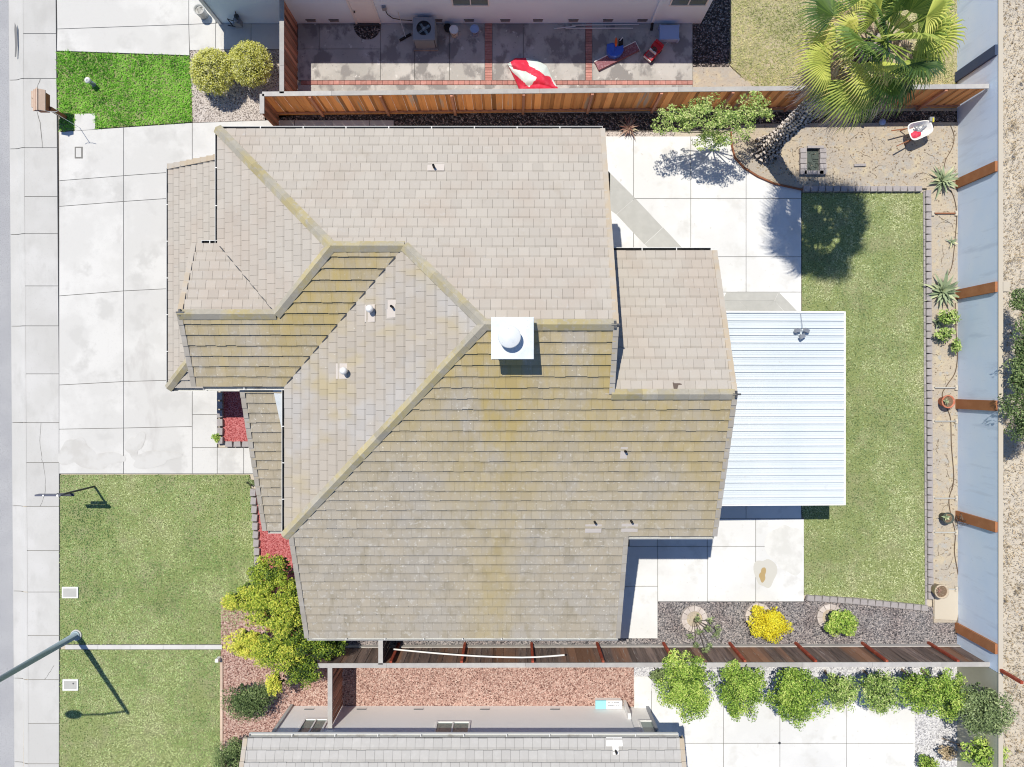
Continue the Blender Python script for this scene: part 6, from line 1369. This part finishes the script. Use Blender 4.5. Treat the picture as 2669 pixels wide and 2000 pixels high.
# blue grey cover / mat
zt_ = .3; a = G(1721, 102, zt_); c = G(1769, 67, zt_); b = MB(); b.box(a.x, a.y, .03, c.x, c.y, zt_); 
for (x, y) in ((a.x, a.y), (c.x, a.y), (a.x, c.y), (c.x, c.y)): b.box(x - .03, y - .03, .03, x + .03, y + .03, zt_ + .012)
b.box(a.x - .015, a.y - .015, zt_ - .05, c.x + .015, c.y + .015, zt_ - .001)
o = b.build('covered_crate', M['blue_fabric'], None, tuple(G(1745, 85))); tag(o, 'square blue grey cloth covered crate by the lavender wall', 'crate')
b = MB(); q = G(1740, 112); b.tube([q + Vector((.05, .12, .05)), q + Vector((-.01, .0, .05)), q + Vector((-.08, -.08, .05))], .015, 6); o = b.build('small_stick', M['galv'], None, tuple(q)); tag(o, 'small bent pale stick between the toy car and the crate', 'stick')
# trash pots at the upper driveway
q = G(518, 24, .5); rt = root('round_planter', (q.x, q.y, .03), 'round grey planter tub at the driveway corner by the lavender house', 'planter'); b = MB(); b.lathe((q.x, q.y, .03), [(.16, 0), (.19, .44), (.2, .45), (.2, .47), (.17, .47), (.165, .4)], 26); b.build('tub', M['gutter_pale'], rt); b = MB(); b.lathe((q.x, q.y, .42), [(.165, 0), (.165, .01)], 20); b.build('soil', M['gravel_pink'], rt)
# south side board and sign
Y = yv + .12; a = spt(1552, 1821, Y); q = spt(1620, 1821, Y)
z0_ = .05; b = MB(); xA = (1552 - CX) * (H - .3) / F; xB = (1580 - CX) * (H - .3) / F; xC = (1622 - CX) * (H - .3) / F
b.box(xA, yv + .3 - .28, .25, xB, yv + .33, .3, 0); b.box(xB, yv + .02, .25, xC, yv + .33, .3, 1); 
rt = root('equipment_box', (xA, yv + .2, .0), 'low turquoise and white equipment box against the white house wall', 'equipment box')
b.build('lid', [M['turq'], M['white']], rt)
b = MB(); b.box(xA + .02, yv + .03, .012, xC - .02, yv + .31, .248); b.build('box_body', M['stucco'], rt)
b = MB(); rr = random.Random(9)
for rw in (0, 1):
    x = xB + .07
    while x < xC - .14:
        w = rr.uniform(.015, .04); b.box(x, yv + .13 + .1 * rw, .3, x + w, yv + .17 + .1 * rw, .304); x += w + rr.choice([.008, .008, .03])
b.build('print_marking', M['greymetal'], rt)
b = MB(); q = G(1628, 1830); b.box(q.x - .05, yv + .01, 0, q.x + .05, yv + .22, 1.1); o = b.build('service_cabinet', M['white'], None, tuple(q)); tag(o, 'narrow white cabinet at the corner of the white house wall', 'cabinet')
q = G(2031, 1936); b = MB(); b.lathe((q.x, q.y, .03), [(.05, 0), (.05, .006)], 14); o = b.build('drain_cover', M['darkmetal'], None, tuple(q)); tag(o, 'small dark round drain cover at a neighbouring patio joint', 'drain cover')
q = G(573, 1715); b = MB(); b.box(q.x - .06, q.y - .06, 0, q.x + .06, q.y + .06, .3); b.box(q.x - .04, q.y - .04, .3, q.x + .04, q.y + .04, .31); o = b.build('short_white_stake', M['white'], None, tuple(q)); tag(o, 'short square white stake at the lawn corner by the mow strip', 'stake')
# dry weeds outside the wall
parts = []
for k in range(60):
    q = G(2612 + random.random() * 90, random.uniform(-20, 2020), .1)
    parts.append(leaves(q, (U(.08, .25), U(.08, .25), .12), 60, .06, 900 + k, clumps=5, csize=.6, asp=.3, bias=U(-.3, .1)))
V, Fq, T = join(parts); o = np_obj('weeds', V, Fq, T, M['straw']); stuff(o, 'dry weed tufts on the open ground past the wall')

def chunks(name, px, n, r0, r1, m, lbl, z, seed):
    rr = random.Random(seed); poly = PX(px); pts = scatter_poly(poly, n); b = MB()
    for p in pts:
        r_ = rr.uniform(r0, r1); c_ = Vector((p[0], p[1], z)); t = rr.random(); k = rr.randint(4, 6); a0 = rr.uniform(0, 6)
        ring_ = [c_ + Vector((math.cos(a0 + 6.283 * i / k) * r_ * rr.uniform(.6, 1.2), math.sin(a0 + 6.283 * i / k) * r_ * rr.uniform(.6, 1.2), 0)) for i in range(k)]
        top_ = c_ + Vector((rr.uniform(-.3, .3) * r_, rr.uniform(-.3, .3) * r_, r_ * rr.uniform(.5, .9)))
        for i in range(k): b.face([ring_[i], ring_[(i + 1) % k], top_], 0, t)
    return stuff(b.build(name, m), lbl)
M['clod'] = mat('clod', (0.36, 0.29, 0.21, 1), tint=.5, rough=1)
M['rubblegrey'] = mat('grey_pebble', (0.34, 0.31, 0.30, 1), tint=.6, rough=1)
chunks('dirt_clods', [(1940, 335), (2490, 330), (2490, 488), (2100, 488), (1960, 445)], 900, .012, .045, M['clod'], 'small clods and stones on the upper dirt bed', .055, 1)
chunks('dirt_clods', [(2436, 495), (2492, 495), (2496, 1530), (2436, 1530)], 420, .012, .04, M['clod'], 'small clods and stones in the narrow dirt bed', .05, 2)
chunks('loose_pebbles', [(1716, 1575), (2100, 1570), (2430, 1592), (2494, 1600), (2494, 1684), (1716, 1684)], 2200, .012, .032, M['rubblegrey'], 'loose dark and pale pebbles of the slate gravel', .014, 3)
chunks('loose_pebbles', [(905, 1745), (1645, 1745), (1645, 1836), (905, 1836)], 2200, .012, .034, M['rose'] if 'rose' in M else mat('rose_pebble', (0.50, 0.34, 0.29, 1), tint=.5, rough=1), 'loose rose pebbles beside the white house', .010, 4)
chunks('dry_clods', [(2612, -40), (2740, -40), (2740, 2060), (2615, 2060)], 900, .015, .06, M['clod'], 'dry clods on the open ground past the wall', -.05, 5)
# drying cracks in the dirt beds
b = MB(); rr = random.Random(8)
for k in range(70):
    if k < 34: x, y = rr.uniform(2440, 2486), rr.uniform(540, 1520)
    else: x, y = rr.uniform(2050, 2470), rr.uniform(350, 480)
    q = G(x, y, .0); p = Vector((q.x, q.y, .0585)); a = rr.uniform(0, 6.28)
    for j in range(rr.randint(3, 8)):
        a += rr.uniform(-.9, .9); e = p + Vector((math.cos(a), math.sin(a), 0)) * rr.uniform(.05, .13); n_ = Vector((-math.sin(a), math.cos(a), 0)) * rr.uniform(.004, .011)
        b.face([p - n_, e - n_ * .6, e + n_ * .6, p + n_]); p = e
M['crackdirt'] = mat('crack_shadowed_soil', (0.10, 0.075, 0.05, 1), rough=1)
struct(b.build('dirt_crack', M['crackdirt']))
